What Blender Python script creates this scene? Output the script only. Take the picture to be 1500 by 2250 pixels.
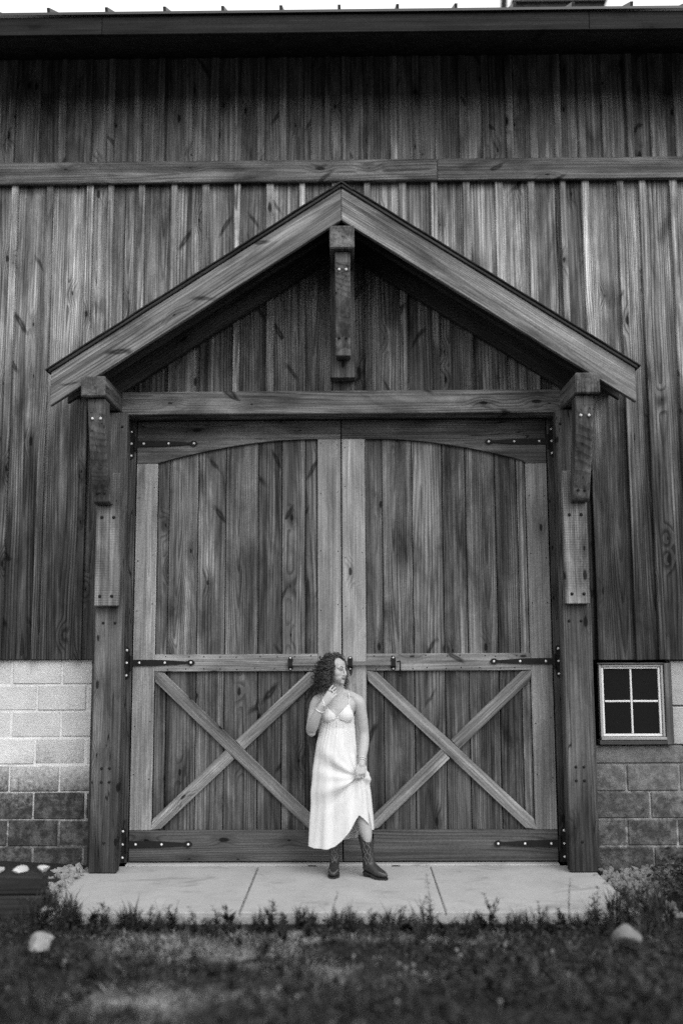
import bpy, bmesh, math, random
import numpy as np
from mathutils import Vector, Matrix, Euler
from mathutils.bvhtree import BVHTree
R = math.radians
scene = bpy.context.scene
col = scene.collection
for o in list(bpy.data.objects): bpy.data.objects.remove(o)

# ------------------------------------------------------------ camera, sky, sun, exposure
cam_d = bpy.data.cameras.new('camera'); cam = bpy.data.objects.new('camera', cam_d); col.objects.link(cam)
scene.camera = cam
cam_d.sensor_fit = 'VERTICAL'; cam_d.sensor_height = 36; cam_d.lens = 35
cam_d.clip_start = 0.1; cam_d.clip_end = 1500
_p, _y, _r = R(7.2), R(0.6), R(0.26)
fw = Vector((-math.sin(_y)*math.cos(_p), math.cos(_y)*math.cos(_p), math.sin(_p)))
r0 = Vector((math.cos(_y), math.sin(_y), 0)); u0 = r0.cross(fw)
rv = r0*math.cos(_r) - u0*math.sin(_r); uv_ = u0*math.cos(_r) + r0*math.sin(_r)
cam.matrix_world = Matrix(((rv.x, uv_.x, -fw.x, 0.083), (rv.y, uv_.y, -fw.y, -7.9), (rv.z, uv_.z, -fw.z, 1.74), (0, 0, 0, 1)))
cam_d.dof.use_dof = True; cam_d.dof.focus_distance = 7.62; cam_d.dof.aperture_fstop = 0.4

SUN_EL, SUN_AZ = 42, 148        # degrees; azimuth measured clockwise from +y (north): the veiled sun stands behind the photographer, to the right
world = bpy.data.worlds.new('World'); scene.world = world; world.use_nodes = True
wt = world.node_tree; wt.nodes.clear()
sky = wt.nodes.new('ShaderNodeTexSky'); sky.sky_type = 'NISHITA'; sky.sun_disc = False
sky.sun_elevation = R(SUN_EL); sky.sun_rotation = R(SUN_AZ); sky.air_density = 1.6; sky.dust_density = 6.0; sky.ozone_density = 1.0
bw = wt.nodes.new('ShaderNodeRGBToBW'); bg = wt.nodes.new('ShaderNodeBackground'); wo = wt.nodes.new('ShaderNodeOutputWorld')
bg.inputs['Strength'].default_value = 0.1
veil = wt.nodes.new('ShaderNodeMath'); veil.operation = 'MULTIPLY_ADD'; veil.inputs[1].default_value = .6; veil.inputs[2].default_value = 8.0   # even cloud deck over the clear sky
wt.links.new(sky.outputs[0], bw.inputs[0]); wt.links.new(bw.outputs[0], veil.inputs[0]); wt.links.new(veil.outputs[0], bg.inputs[0]); wt.links.new(bg.outputs[0], wo.inputs[0])
sun_d = bpy.data.lights.new('sun', 'SUN'); sun_d.energy = 0.75; sun_d.angle = R(40); sun_d.color = (1, 1, 1)
sun = bpy.data.objects.new('sun', sun_d); col.objects.link(sun)
sd = Vector((math.sin(R(SUN_AZ))*math.cos(R(SUN_EL)), math.cos(R(SUN_AZ))*math.cos(R(SUN_EL)), math.sin(R(SUN_EL))))
sun.rotation_euler = (-sd).to_track_quat('-Z', 'Y').to_euler()
vs = scene.view_settings
vs.view_transform = 'Standard'; vs.look = 'None'; vs.gamma = 1; vs.use_curve_mapping = False
vs.exposure = 0.42
scene.render.film_transparent = False
scene.cycles.max_bounces = 6; scene.cycles.use_denoising = False

rng = random.Random(7); npr = np.random.default_rng(11)

# ------------------------------------------------------------ node helper and materials
class NB:
    def __init__(s, name):
        s.m = bpy.data.materials.new(name); s.m.use_nodes = True
        s.t = s.m.node_tree; s.t.nodes.clear()
        s.out = s.t.nodes.new('ShaderNodeOutputMaterial'); s.b = s.t.nodes.new('ShaderNodeBsdfPrincipled')
        s.t.links.new(s.b.outputs[0], s.out.inputs[0])
    def n(s, typ, **kw):
        d = s.t.nodes.new(typ)
        for k, v in kw.items(): setattr(d, k, v)
        return d
    def put(s, sock, v):
        if isinstance(v, bpy.types.NodeSocket): s.t.links.new(v, sock)
        elif v is not None: sock.default_value = v
    def math(s, op, a, b=None, c=None, clamp=False):
        d = s.n('ShaderNodeMath', operation=op, use_clamp=clamp)
        s.put(d.inputs[0], a); s.put(d.inputs[1], b)
        if c is not None: s.put(d.inputs[2], c)
        return d.outputs[0]
    def vec(s, op, a, b=None):
        d = s.n('ShaderNodeVectorMath', operation=op); s.put(d.inputs[0], a)
        if b is not None: s.put(d.inputs[1], b)
        return d.outputs['Value' if op in ('LENGTH', 'DOT_PRODUCT') else 0]
    def scale(s, v, k):
        return s.vec('MULTIPLY', v, k)
    def noise(s, v, sc=1, det=3, rough=.55, dist=0):
        d = s.n('ShaderNodeTexNoise'); s.put(d.inputs['Vector'], v); d.inputs['Scale'].default_value = sc
        d.inputs['Detail'].default_value = det; d.inputs['Roughness'].default_value = rough; d.inputs['Distortion'].default_value = dist
        return d
    def ramp(s, v, a, b, lo=0., hi=1., smooth=True):
        d = s.n('ShaderNodeMapRange', interpolation_type='SMOOTHSTEP' if smooth else 'LINEAR')
        s.put(d.inputs['Value'], v); s.put(d.inputs['From Min'], a); s.put(d.inputs['From Max'], b)
        s.put(d.inputs['To Min'], lo); s.put(d.inputs['To Max'], hi)
        return d.outputs[0]
    def sep(s, v):
        d = s.n('ShaderNodeSeparateXYZ'); s.put(d.inputs[0], v); return d.outputs
    def comb(s, x, y, z):
        d = s.n('ShaderNodeCombineXYZ'); s.put(d.inputs[0], x); s.put(d.inputs[1], y); s.put(d.inputs[2], z); return d.outputs[0]
    def vor(s, v, sc=1, rand=1, feat='F1'):
        d = s.n('ShaderNodeTexVoronoi', feature=feat, voronoi_dimensions='2D'); s.put(d.inputs['Vector'], v); d.inputs['Scale'].default_value = sc
        d.inputs['Randomness'].default_value = rand; return d
    def grey(s, v):
        d = s.n('ShaderNodeCombineColor'); [s.put(d.inputs[i], v) for i in range(3)]; return d.outputs[0]
    def bump(s, h, strength=.3, dist=.01):
        d = s.n('ShaderNodeBump'); d.inputs['Strength'].default_value = strength; d.inputs['Distance'].default_value = dist
        s.put(d.inputs['Height'], h); s.put(s.b.inputs['Normal'], d.outputs[0])
    def fin(s, colv, rough=.7, spec=.3, metal=0):
        s.put(s.b.inputs['Base Color'], s.grey(colv)); s.put(s.b.inputs['Roughness'], rough)
        s.b.inputs['Specular IOR Level'].default_value = spec; s.b.inputs['Metallic'].default_value = metal
        return s.m

def wood(name, base, ring=.45, knot=1., blotch=.5, zgrad=0., fiber=.4, spacing=.016, spike=.6, saw=0., check=0., dirt=0.):
    """Sawn timber whose grain runs along the piece's own Z axis; every piece is cut from another place of the log."""
    q = NB(name)
    tc = q.n('ShaderNodeTexCoord').outputs['Object']; oi = q.n('ShaderNodeObjectInfo'); rnd = oi.outputs['Random']
    ocol = q.n('ShaderNodeSeparateColor'); q.put(ocol.inputs[0], oi.outputs['Color']); tone = ocol.outputs[0]
    r2 = q.math('FRACT', q.math('MULTIPLY', rnd, 37.7)); r3 = q.math('FRACT', q.math('MULTIPLY', rnd, 91.3))
    P = q.vec('ADD', tc, q.comb(q.math('MULTIPLY', rnd, 37.), q.math('MULTIPLY', r2, 51.), q.math('MULTIPLY', r3, 83.)))
    x, y, z = q.sep(tc)
    # knots
    pxx, pyy, pzz = q.sep(P)
    kv = q.vor(q.comb(q.math('MULTIPLY', pxx, 6.5), q.math('MULTIPLY', pzz, 2.6), 0.), 1)
    kd = kv.outputs['Distance']; kc = q.n('ShaderNodeSeparateColor'); q.put(kc.inputs[0], kv.outputs['Color'])
    gate = q.math('GREATER_THAN', kc.outputs[0], 1 - .55*min(knot, 1.6)) if knot else 0.
    kwob = q.math('ADD', kd, q.math('MULTIPLY', q.math('SUBTRACT', q.noise(P, 28, 2).outputs[0], .5), .07))
    ksize = q.math('MULTIPLY_ADD', q.math('MULTIPLY', kc.outputs[1], kc.outputs[1]), .10, .04)
    kcore = q.math('MULTIPLY', q.ramp(kwob, ksize, q.math('MULTIPLY', ksize, .55)), gate)
    khalo = q.math('MULTIPLY', q.ramp(kd, .42, .05), gate)
    # growth rings cut lengthwise (cathedral arches)
    w1 = q.noise(q.scale(P, (2., 2., .38)), 1, 1.5).outputs['Color']
    w2 = q.noise(q.scale(P, (9, 9, 1.6)), 1, 2).outputs['Color']
    wx, wy, _ = q.sep(w1); vx, vy, _ = q.sep(w2)
    px = q.math('ADD', q.math('ADD', x, q.math('MULTIPLY_ADD', wx, .16, -.08)), q.math('MULTIPLY_ADD', r2, .12, -.06))
    px = q.math('ADD', px, q.math('MULTIPLY_ADD', vx, .014, -.007))
    py = q.math('ADD', q.math('MULTIPLY_ADD', wy, .12, -.03), q.math('MULTIPLY', z, q.math('MULTIPLY_ADD', r3, .05, -.025)))
    rad = q.math('SQRT', q.math('ADD', q.math('MULTIPLY', px, px), q.math('MULTIPLY', py, py)))
    rad = q.math('ADD', rad, q.math('MULTIPLY', khalo, .03))
    rad = q.math('ADD', rad, q.math('MULTIPLY_ADD', vy, .006, 0.))
    sp = q.math('MULTIPLY_ADD', r3, spacing*.9, spacing*.6)
    saww = q.math('FRACT', q.math('DIVIDE', rad, sp))
    late = q.math('MULTIPLY', q.ramp(saww, .35, .85), q.ramp(saww, 1., .92))
    rs = q.math('MULTIPLY', q.ramp(q.noise(q.scale(P, (5, 5, .8)), 1, 2).outputs[0], .35, .65, .25, 1.), ring)
    # fibre, stain and blotch
    fib = q.noise(q.scale(P, (120, 120, 2.2)), 1, 5, .7).outputs[0]
    fib2 = q.noise(q.scale(P, (42, 42, .6)), 1, 4, .65).outputs[0]
    blo = q.noise(q.scale(P, (6, 6, 1.5)), 1, 4, .6, .6).outputs[0]
    streak = q.noise(q.scale(P, (13, 13, .35)), 1, 3, .6).outputs[0]
    fine = q.noise(P, 110, 3, .7).outputs[0]
    v = q.math('MULTIPLY_ADD', q.math('SUBTRACT', fib, .5), fiber*2.6, 1.)
    v = q.math('MULTIPLY', v, q.math('MULTIPLY_ADD', q.math('SUBTRACT', fib2, .5), fiber*3., 1.))
    v = q.math('MULTIPLY', v, q.math('MULTIPLY_ADD', q.math('SUBTRACT', blo, .5), blotch*2.6, 1.))
    v = q.math('MULTIPLY', v, q.math('MULTIPLY_ADD', q.math('SUBTRACT', fine, .5), .9, 1.))
    v = q.math('MULTIPLY', v, q.math('MULTIPLY_ADD', q.math('SUBTRACT', streak, .5), 1.5*blotch, 1.))
    v = q.math('MULTIPLY', v, q.math('MULTIPLY_ADD', q.math('SUBTRACT', .38, late), rs, 1.))
    # slanting spike knots, on some pieces only
    if spike:
        sg = q.math('SIGN', q.math('SUBTRACT', r2, .5))
        u1 = q.math('ADD', q.math('MULTIPLY', x, .55), q.math('MULTIPLY', q.math('MULTIPLY', z, .83), sg))
        u2 = q.math('SUBTRACT', q.math('MULTIPLY', x, .83), q.math('MULTIPLY', q.math('MULTIPLY', z, .55), sg))
        u2 = q.math('ADD', u2, q.math('MULTIPLY_ADD', vx, .09, 0.))
        su = q.comb(q.math('MULTIPLY_ADD', u1, 3.1, q.math('MULTIPLY', r3, 13.)), q.math('MULTIPLY_ADD', u2, 3.1, q.math('MULTIPLY', rnd, 29.)), 0.)
        sv = q.vor(su, 1); sc_ = q.n('ShaderNodeSeparateColor'); q.put(sc_.inputs[0], sv.outputs['Color'])
        ax, az, ay = q.sep(q.vec('SUBTRACT', su, sv.outputs['Position']))
        e = q.math('SQRT', q.math('ADD', q.math('MULTIPLY', q.math('MULTIPLY', az, az), 26.), q.math('MULTIPLY', ax, ax)))
        sg2 = q.math('MULTIPLY', q.math('GREATER_THAN', sc_.outputs[0], .6), q.math('GREATER_THAN', r3, 1-spike))
        spk = q.math('MULTIPLY', q.math('SUBTRACT', q.ramp(q.math('ADD', e, q.math('MULTIPLY_ADD', vy, .5, -.25)), .42, .02), q.math('MULTIPLY', q.ramp(q.math('ADD', e, q.math('MULTIPLY_ADD', vy, .3, -.15)), .16, .03), .45)), sg2)
        v = q.math('MULTIPLY', v, q.math('SUBTRACT', 1., q.math('MULTIPLY', spk, .85)))
    v = q.math('MULTIPLY', v, q.math('SUBTRACT', 1., q.math('MULTIPLY', khalo, .25)))
    v = q.math('MULTIPLY', v, q.math('SUBTRACT', 1., q.math('MULTIPLY', kcore, .72)))
    if saw:
        sw = q.n('ShaderNodeTexWave', bands_direction='Z'); q.put(sw.inputs['Vector'], P); sw.inputs['Scale'].default_value = 17
        sw.inputs['Distortion'].default_value = 1.2; sw.inputs['Detail'].default_value = 2
        sm = q.ramp(q.noise(P, 3.5, 2).outputs[0], .4, .6)
        v = q.math('MULTIPLY', v, q.math('SUBTRACT', 1., q.math('MULTIPLY', q.math('MULTIPLY', sw.outputs['Fac'], sm), saw)))
    if check:   # drying cracks
        ck = q.math('ABSOLUTE', q.math('SUBTRACT', q.noise(q.scale(P, (11, 11, .5)), 1, 2).outputs[0], .5))
        v = q.math('MULTIPLY', v, q.ramp(ck, 0., .007, 1-check, 1.))
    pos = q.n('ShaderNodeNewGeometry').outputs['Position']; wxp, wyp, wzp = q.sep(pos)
    if zgrad:    # darker low on the wall, lighter higher up, in ragged streaks
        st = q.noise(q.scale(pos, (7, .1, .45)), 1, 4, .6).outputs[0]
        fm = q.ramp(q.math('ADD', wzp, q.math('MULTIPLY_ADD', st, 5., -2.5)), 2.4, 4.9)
        v = q.math('MULTIPLY', v, q.math('MULTIPLY_ADD', fm, zgrad, 1-.78*zgrad))
    if dirt:    # splashed dirt near the ground
        dn = q.noise(q.scale(pos, (6, 6, 2.2)), 1, 4).outputs[0]
        v = q.math('MULTIPLY', v, q.ramp(q.math('ADD', wzp, q.math('MULTIPLY_ADD', dn, .8, -.4)), .0, .9, 1-dirt, 1.))
    v = q.math('POWER', q.math('MAXIMUM', v, .02), 1.35)
    v = q.math('MULTIPLY', q.math('MULTIPLY', v, tone), base)
    v = q.math('MAXIMUM', v, .008)
    hgt = q.math('ADD', q.math('MULTIPLY', fib, .6), q.math('SUBTRACT', q.math('MULTIPLY', late, ring), q.math('MULTIPLY', kcore, .5)))
    q.bump(hgt, .45, .004)
    return q.fin(v, q.math('MULTIPLY_ADD', fib, .2, .65), .1)

def plain(name, v, rough=.6, spec=.3, metal=0., nscale=20., namp=.25, bump=.1, bdist=.003):
    q = NB(name); tc = q.n('ShaderNodeTexCoord').outputs['Object']
    oi = q.n('ShaderNodeObjectInfo'); P = q.vec('ADD', tc, q.comb(q.math('MULTIPLY', oi.outputs['Random'], 31.), 0., 0.))
    n1 = q.noise(P, nscale, 5, .65).outputs[0]; n2 = q.noise(P, nscale*.17, 3).outputs[0]
    oc = q.n('ShaderNodeSeparateColor'); q.put(oc.inputs[0], oi.outputs['Color'])
    c = q.math('MULTIPLY_ADD', q.math('SUBTRACT', n1, .5), namp*2, 1.); c = q.math('MULTIPLY', c, q.math('MULTIPLY_ADD', q.math('SUBTRACT', n2, .5), namp*2, 1.))
    if bump: q.bump(n1, bump*3, bdist)
    return q.fin(q.math('MULTIPLY', q.math('MULTIPLY', c, v), oc.outputs[0]), rough, spec, metal)

M = {}
M['siding'] = wood('siding wood', .158, zgrad=.85, ring=.7, spike=.6, blotch=.9, fiber=.75, spacing=.018, knot=.4)
M['siding_high'] = wood('upper siding wood', .18, ring=.4, knot=.7, spike=.3, blotch=.9, fiber=.7, spacing=.018)
M['trim'] = wood('trim wood', .15, ring=.5, knot=.6, spike=1., blotch=.9)
M['plank'] = wood('door plank wood', .10, ring=.6, knot=.45, spike=.6, blotch=1.1, fiber=.65, spacing=.018, dirt=.15)
M['stile'] = wood('bleached door frame wood', .25, ring=.3, knot=.5, spike=.2, blotch=.55, fiber=.35)
M['brace'] = wood('cross brace wood', .185, ring=.4, knot=.5, spike=0, blotch=.6, fiber=.5, check=.2)
M['rail_low'] = wood('bottom rail wood', .072, ring=.4, knot=.8, spike=0, blotch=.4)
M['timber'] = wood('heavy timber', .085, ring=.45, knot=.6, spike=0, blotch=.85, check=.75, dirt=.45)
M['sawn'] = wood('rough sawn timber', .19, ring=.25, knot=.5, spike=0, blotch=.7, fiber=.5, saw=.22)
M['barge'] = wood('barge board wood', .155, ring=.5, knot=.4, spike=.35, blotch=.8, fiber=.55, spacing=.018)
M['darkwood'] = wood('dark stained wood', .06, ring=.3, knot=.5, spike=0)
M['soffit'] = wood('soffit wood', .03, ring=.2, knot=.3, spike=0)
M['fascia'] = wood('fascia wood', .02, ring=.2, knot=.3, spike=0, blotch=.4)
M['sleeper'] = wood('old sleeper wood', .032, ring=.3, knot=.3, spike=0, check=.6)
M['winwood'] = wood('window surround wood', .13, ring=.3, knot=.3, spike=0)
M['iron'] = plain('black iron', .012, .7, .2, 0, 60, .4, .15)
M['steel'] = plain('bolt steel', .75, .35, .5, .0, 60, .2, 0)
M['galv'] = plain('grey bar steel', .16, .45, .5, 0., 30, .4, .1)
M['roof'] = plain('roof sheet metal', .05, .45, .4, 0, 8, .3, 0)
M['shingle'] = plain('asphalt shingle', .035, .9, .2, 0, 120, .6, .3)
M['paint'] = plain('white paint', .72, .45, .4, 0, 25, .12, .05)
M['skin'] = None

def mat_block(name, hi, lo, z0, z1, amp=.35):
    q = NB(name); pos = q.n('ShaderNodeNewGeometry').outputs['Position']; x, y, z = q.sep(pos)
    oi = q.n('ShaderNodeObjectInfo'); oc = q.n('ShaderNodeSeparateColor'); q.put(oc.inputs[0], oi.outputs['Color'])
    n1 = q.noise(pos, 90, 4, .7).outputs[0]; n2 = q.noise(pos, 3.2, 6, .68).outputs[0]; n3 = q.noise(pos, 14, 5, .7).outputs[0]; n4 = q.noise(pos, 7, 2).outputs[0]
    n5 = q.noise(pos, 34, 5, .75).outputs[0]
    zz = q.math('ADD', z, q.math('ADD', q.math('MULTIPLY_ADD', n2, amp, -.5*amp), q.math('MULTIPLY_ADD', n5, .45, -.225)))
    zz = q.math('ADD', zz, q.math('MULTIPLY_ADD', oi.outputs['Random'], .14, -.07))
    m = q.ramp(zz, z0, z1)
    lichen = q.math('MULTIPLY_ADD', q.ramp(n3, .4, .66), .9, .55)
    low = q.math('MULTIPLY', q.math('MULTIPLY_ADD', q.math('SUBTRACT', n5, .5), 2.2, 1.), q.math('MULTIPLY', lichen, lo))
    c = q.math('ADD', q.math('MULTIPLY', m, hi), q.math('MULTIPLY', q.math('SUBTRACT', 1., m), low))
    c = q.math('MULTIPLY', c, q.math('MULTIPLY_ADD', q.math('SUBTRACT', n1, .5), .6, 1.))
    c = q.math('MULTIPLY', c, q.math('MULTIPLY_ADD', q.math('SUBTRACT', n4, .5), .4, 1.))
    c = q.math('MULTIPLY', c, oc.outputs[0]); q.bump(q.math('ADD', n1, q.math('MULTIPLY', n5, 1.5)), .8, .006)
    return q.fin(q.math('MAXIMUM', c, .015), .9, .15)
M['block_light'] = mat_block('whitewashed block', .62, .075, .48, .92)
M['block_grey'] = mat_block('grey block', .24, .10, .2, 1.4, 1.2)
M['mortar_light'] = mat_block('pale mortar', .72, .2, .25, .9)
M['mortar_grey'] = mat_block('grey mortar', .3, .22, .2, 1.5)

def mat_conc():
    q = NB('concrete'); P = q.n('ShaderNodeNewGeometry').outputs['Position']
    n1 = q.noise(P, 120, 4, .7).outputs[0]; n2 = q.noise(P, 2.2, 5, .6).outputs[0]; n3 = q.noise(P, 16, 4, .6).outputs[0]
    smu = q.ramp(q.noise(q.scale(P, (2.5, 5., 1.)), 1, 6, .7, .8).outputs[0], .52, .75, 1., .62)
    c = q.math('MULTIPLY', q.math('MULTIPLY_ADD', q.math('SUBTRACT', n1, .5), .5, 1.), smu); c = q.math('MULTIPLY', c, q.math('MULTIPLY_ADD', q.math('SUBTRACT', n2, .5), .5, 1.))
    c = q.math('MULTIPLY', c, q.math('MULTIPLY_ADD', q.math('SUBTRACT', n3, .5), .2, 1.))
    q.bump(n1, .3, .003); return q.fin(q.math('MULTIPLY', c, .37), .85, .2)
M['conc'] = mat_conc()
def mat_ground():
    q = NB('ground soil and thatch'); P = q.n('ShaderNodeNewGeometry').outputs['Position']
    n1 = q.noise(P, 30, 5, .7).outputs[0]; n2 = q.noise(P, 1.3, 4, .6).outputs[0]
    at_ = q.n('ShaderNodeAttribute'); at_.attribute_name = 'bare'
    c = q.math('ADD', q.math('MULTIPLY_ADD', q.ramp(n2, .5, .65), .02, .03), q.math('MULTIPLY', q.ramp(q.math('ADD', at_.outputs['Fac'], q.math('MULTIPLY_ADD', n1, .6, -.3)), .2, .7), .26)); c = q.math('MULTIPLY', c, q.math('MULTIPLY_ADD', q.math('SUBTRACT', n1, .5), 1.4, 1.))
    q.bump(n1, 1., .03); return q.fin(c, .95, .1)
M['ground'] = mat_ground()
def mat_leaf(name, lo, hi, sc=9.):
    q = NB(name); P = q.n('ShaderNodeNewGeometry').outputs['Position']
    n = q.noise(P, sc, 4, .7).outputs[0]; n2 = q.noise(P, 1.1, 2).outputs[0]
    f = q.math('MULTIPLY', q.ramp(n, .38, .66), q.ramp(n2, .25, .7, .4, 1.))
    m = q.fin(q.math('MULTIPLY_ADD', f, hi-lo, lo), .6, .25); return m
M['grass'] = mat_leaf('grass blades', .005, .065, 6.)
M['grass_dry'] = mat_leaf('dry grass blades', .10, .36)
M['leaf'] = mat_leaf('weed leaves', .015, .055, 25)
M['leaf_lawn'] = mat_leaf('lawn weed leaves', .008, .12, 14)
M['flower'] = plain('clover flower', .2, .8, .1, 0, 200, .3, 0)
M['stone'] = plain('pale stone', .42, .85, .2, 0, 14, .35, .5, .01)
M['gravel'] = plain('gravel', .17, .85, .2, 0, 9, .6, .4, .006)
def mat_glass():
    q = NB('window glass'); g = q.b; g.inputs['Base Color'].default_value = (.012, .012, .012, 1); g.inputs['Roughness'].default_value = .06
    g.inputs['Specular IOR Level'].default_value = .35; return q.m
M['glass'] = mat_glass()
M['dark'] = plain('dark interior', .008, .9, .1, 0, 5, .1, 0)

# ------------------------------------------------------------ object helpers
WORLD = {}; MAT = {}
def link(name, data, parent=None, loc=(0, 0, 0), rot=(0, 0, 0), tone=1.):
    o = bpy.data.objects.new(name, data); col.objects.link(o)
    loc = Vector(loc); WORLD[o] = loc; MAT[o] = Matrix.LocRotScale(loc, Euler(rot) if not isinstance(rot, Euler) else rot, None)
    if parent is not None:
        o.parent = parent; m = MAT[parent].inverted() @ MAT[o]; o.location = m.to_translation(); o.rotation_euler = m.to_euler()
    else: o.location = loc; o.rotation_euler = rot
    o.color = (tone, tone, tone, 1); return o
def _unused(o, tone):
    o.rotation_euler = (0, 0, 0); o.color = (tone, tone, tone, 1)
    return o
def tag(o, label=None, cat=None, group=None, kind=None):
    for k, v in (('label', label), ('category', cat), ('group', group), ('kind', kind)):
        if v: o[k] = v
    return o
def thing(name, loc, label, cat, group=None):
    return tag(link(name, None, None, loc), label, cat, group)
_cache = {}
def box_mesh(sx, sy, sz, mat, ch=.003):
    key = (round(sx, 4), round(sy, 4), round(sz, 4), mat, ch)
    if key in _cache: return _cache[key]
    bm = bmesh.new(); bmesh.ops.create_cube(bm, size=1)
    for v in bm.verts: v.co = (v.co.x*sx, v.co.y*sy, v.co.z*sz)
    if ch: bmesh.ops.bevel(bm, geom=list(bm.edges), offset=min(ch, .3*min(sx, sy, sz)), segments=1, affect='EDGES', profile=.5)
    me = bpy.data.meshes.new('box'); bm.to_mesh(me); bm.free(); me.materials.append(M[mat]); _cache[key] = me
    return me
def boxp(name, x0, x1, y0, y1, z0, z1, mat, parent, tone=1., grain='z', ch=.003, rot=None):
    """A sawn piece between world bounds; its long (grain) axis becomes the object's own Z."""
    sx, sy, sz = x1-x0, y1-y0, z1-z0; c = ((x0+x1)/2, (y0+y1)/2, (z0+z1)/2)
    if grain == 'z': return link(name, box_mesh(sx, sy, sz, mat, ch), parent, c, rot or (0, 0, 0), tone)
    if grain == 'x': return link(name, box_mesh(sz, sy, sx, mat, ch), parent, c, (0, R(90), 0), tone)
    return link(name, box_mesh(sx, sz, sy, mat, ch), parent, c, (R(90), 0, 0), tone)
def poly_mesh(name, pts, depth, mat, ch=.0025):
    """Prism: outline pts in local (x,z), front at -depth/2, back at +depth/2."""
    bm = bmesh.new(); vs_ = [bm.verts.new((p[0], -depth/2, p[1])) for p in pts]
    f = bm.faces.new(vs_); r = bmesh.ops.extrude_face_region(bm, geom=[f])
    for v in [g for g in r['geom'] if isinstance(g, bmesh.types.BMVert)]: v.co.y += depth
    bmesh.ops.recalc_face_normals(bm, faces=bm.faces)
    if ch: bmesh.ops.bevel(bm, geom=[e for e in bm.edges if e.calc_face_angle(0) > .5], offset=ch, segments=1, affect='EDGES')
    me = bpy.data.meshes.new(name); bm.to_mesh(me); bm.free(); me.materials.append(M[mat]); return me
def from_np(name, verts, faces, mats, smooth=False, midx=None):
    me = bpy.data.meshes.new(name); me.from_pydata([tuple(v) for v in verts], [], [tuple(f) for f in faces])
    for m in (mats if isinstance(mats, list) else [mats]): me.materials.append(M[m] if isinstance(m, str) else m)
    if smooth: me.polygons.foreach_set('use_smooth', [True]*len(me.polygons))
    if midx is not None: me.polygons.foreach_set('material_index', midx)
    me.update(); return me
class Acc:
    """collects loose geometry for ONE mesh"""
    def __init__(s): s.v = []; s.f = []; s.m = []
    def add(s, vs_, fs, m=0):
        k = len(s.v); s.v += [tuple(v) for v in vs_]; s.f += [tuple(i+k for i in f) for f in fs]; s.m += [m]*len(fs)
    def box(s, c, size, m=0, rot=None):
        c = Vector(c); hx, hy, hz = [d/2 for d in size]; vs_ = []
        for dx in (-1, 1):
            for dy in (-1, 1):
                for dz in (-1, 1):
                    v = Vector((dx*hx, dy*hy, dz*hz)); vs_.append(c + (rot @ v if rot else v))
        s.add(vs_, [(0, 1, 3, 2), (4, 6, 7, 5), (0, 4, 5, 1), (2, 3, 7, 6), (0, 2, 6, 4), (1, 5, 7, 3)], m)
    def tube(s, pts, rad, n=8, m=0, cap=True, flat=None):
        pts = [Vector(p) for p in pts]; rad = rad if isinstance(rad, (list, tuple)) else [rad]*len(pts); vs_ = []; fs = []
        up = None
        for i, p in enumerate(pts):
            t = (pts[min(i+1, len(pts)-1)] - pts[max(i-1, 0)]).normalized()
            if up is None: up = Vector((0, 0, 1)) if abs(t.z) < .9 else Vector((0, 1, 0))
            a = t.cross(up); a = a.normalized() if a.length > 1e-6 else t.orthogonal().normalized()
            b = a.cross(t).normalized(); up = b
            for k in range(n):
                an = 2*math.pi*k/n; vs_.append(p + (a*math.cos(an) + b*math.sin(an)*(flat or 1))*rad[i])
        for i in range(len(pts)-1):
            for k in range(n):
                fs.append((i*n+k, i*n+(k+1) % n, (i+1)*n+(k+1) % n, (i+1)*n+k))
        if cap: fs.append(tuple(range(n-1, -1, -1))); fs.append(tuple((len(pts)-1)*n+k for k in range(n)))
        s.add(vs_, fs, m)
    def limb(s, pts, rad, n=16, k=5):
        P = np.array([tuple(p)+(r,) for p, r in zip(pts, rad)]); m = len(P); out = []
        for i in range(m-1):
            p0, p1, p2, p3 = P[max(i-1, 0)], P[i], P[i+1], P[min(i+2, m-1)]
            for j in range(k):
                t = j/k; out.append(.5*((2*p1)+(-p0+p2)*t+(2*p0-5*p1+4*p2-p3)*t*t+(-p0+3*p1-3*p2+p3)*t**3))
        out.append(P[-1]); s.tube([Vector(o[:3]) for o in out], [max(.002, o[3]) for o in out], n)
        s.ell(P[0][:3], (P[0][3]*.98,)*3, 0, None, 14, 9); s.ell(P[-1][:3], (P[-1][3]*.98,)*3, 0, None, 14, 9)
    def ell(s, c, r, m=0, rot=None, nu=14, nv=9):
        c = Vector(c); vs_ = []; fs = []
        for j in range(nv+1):
            ph = math.pi*j/nv
            for i in range(nu):
                th = 2*math.pi*i/nu; v = Vector((r[0]*math.sin(ph)*math.cos(th), r[1]*math.sin(ph)*math.sin(th), r[2]*math.cos(ph)))
                vs_.append(c + (rot @ v if rot else v))
        for j in range(nv):
            for i in range(nu): fs.append((j*nu+i, (j+1)*nu+i, (j+1)*nu+(i+1) % nu, j*nu+(i+1) % nu))
        s.add(vs_, fs, m)
    def loft(s, rings, m=0, cap=True):
        n = len(rings[0]); vs_ = [v for r in rings for v in r]; fs = []
        for i in range(len(rings)-1):
            for k in range(n): fs.append((i*n+k, i*n+(k+1) % n, (i+1)*n+(k+1) % n, (i+1)*n+k))
        if cap: fs.append(tuple(range(n-1, -1, -1))); fs.append(tuple((len(rings)-1)*n+k for k in range(n)))
        s.add(vs_, fs, m)
    def mesh(s, name, mats, smooth=False): return from_np(name, s.v, s.f, mats, smooth, s.m)

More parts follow.
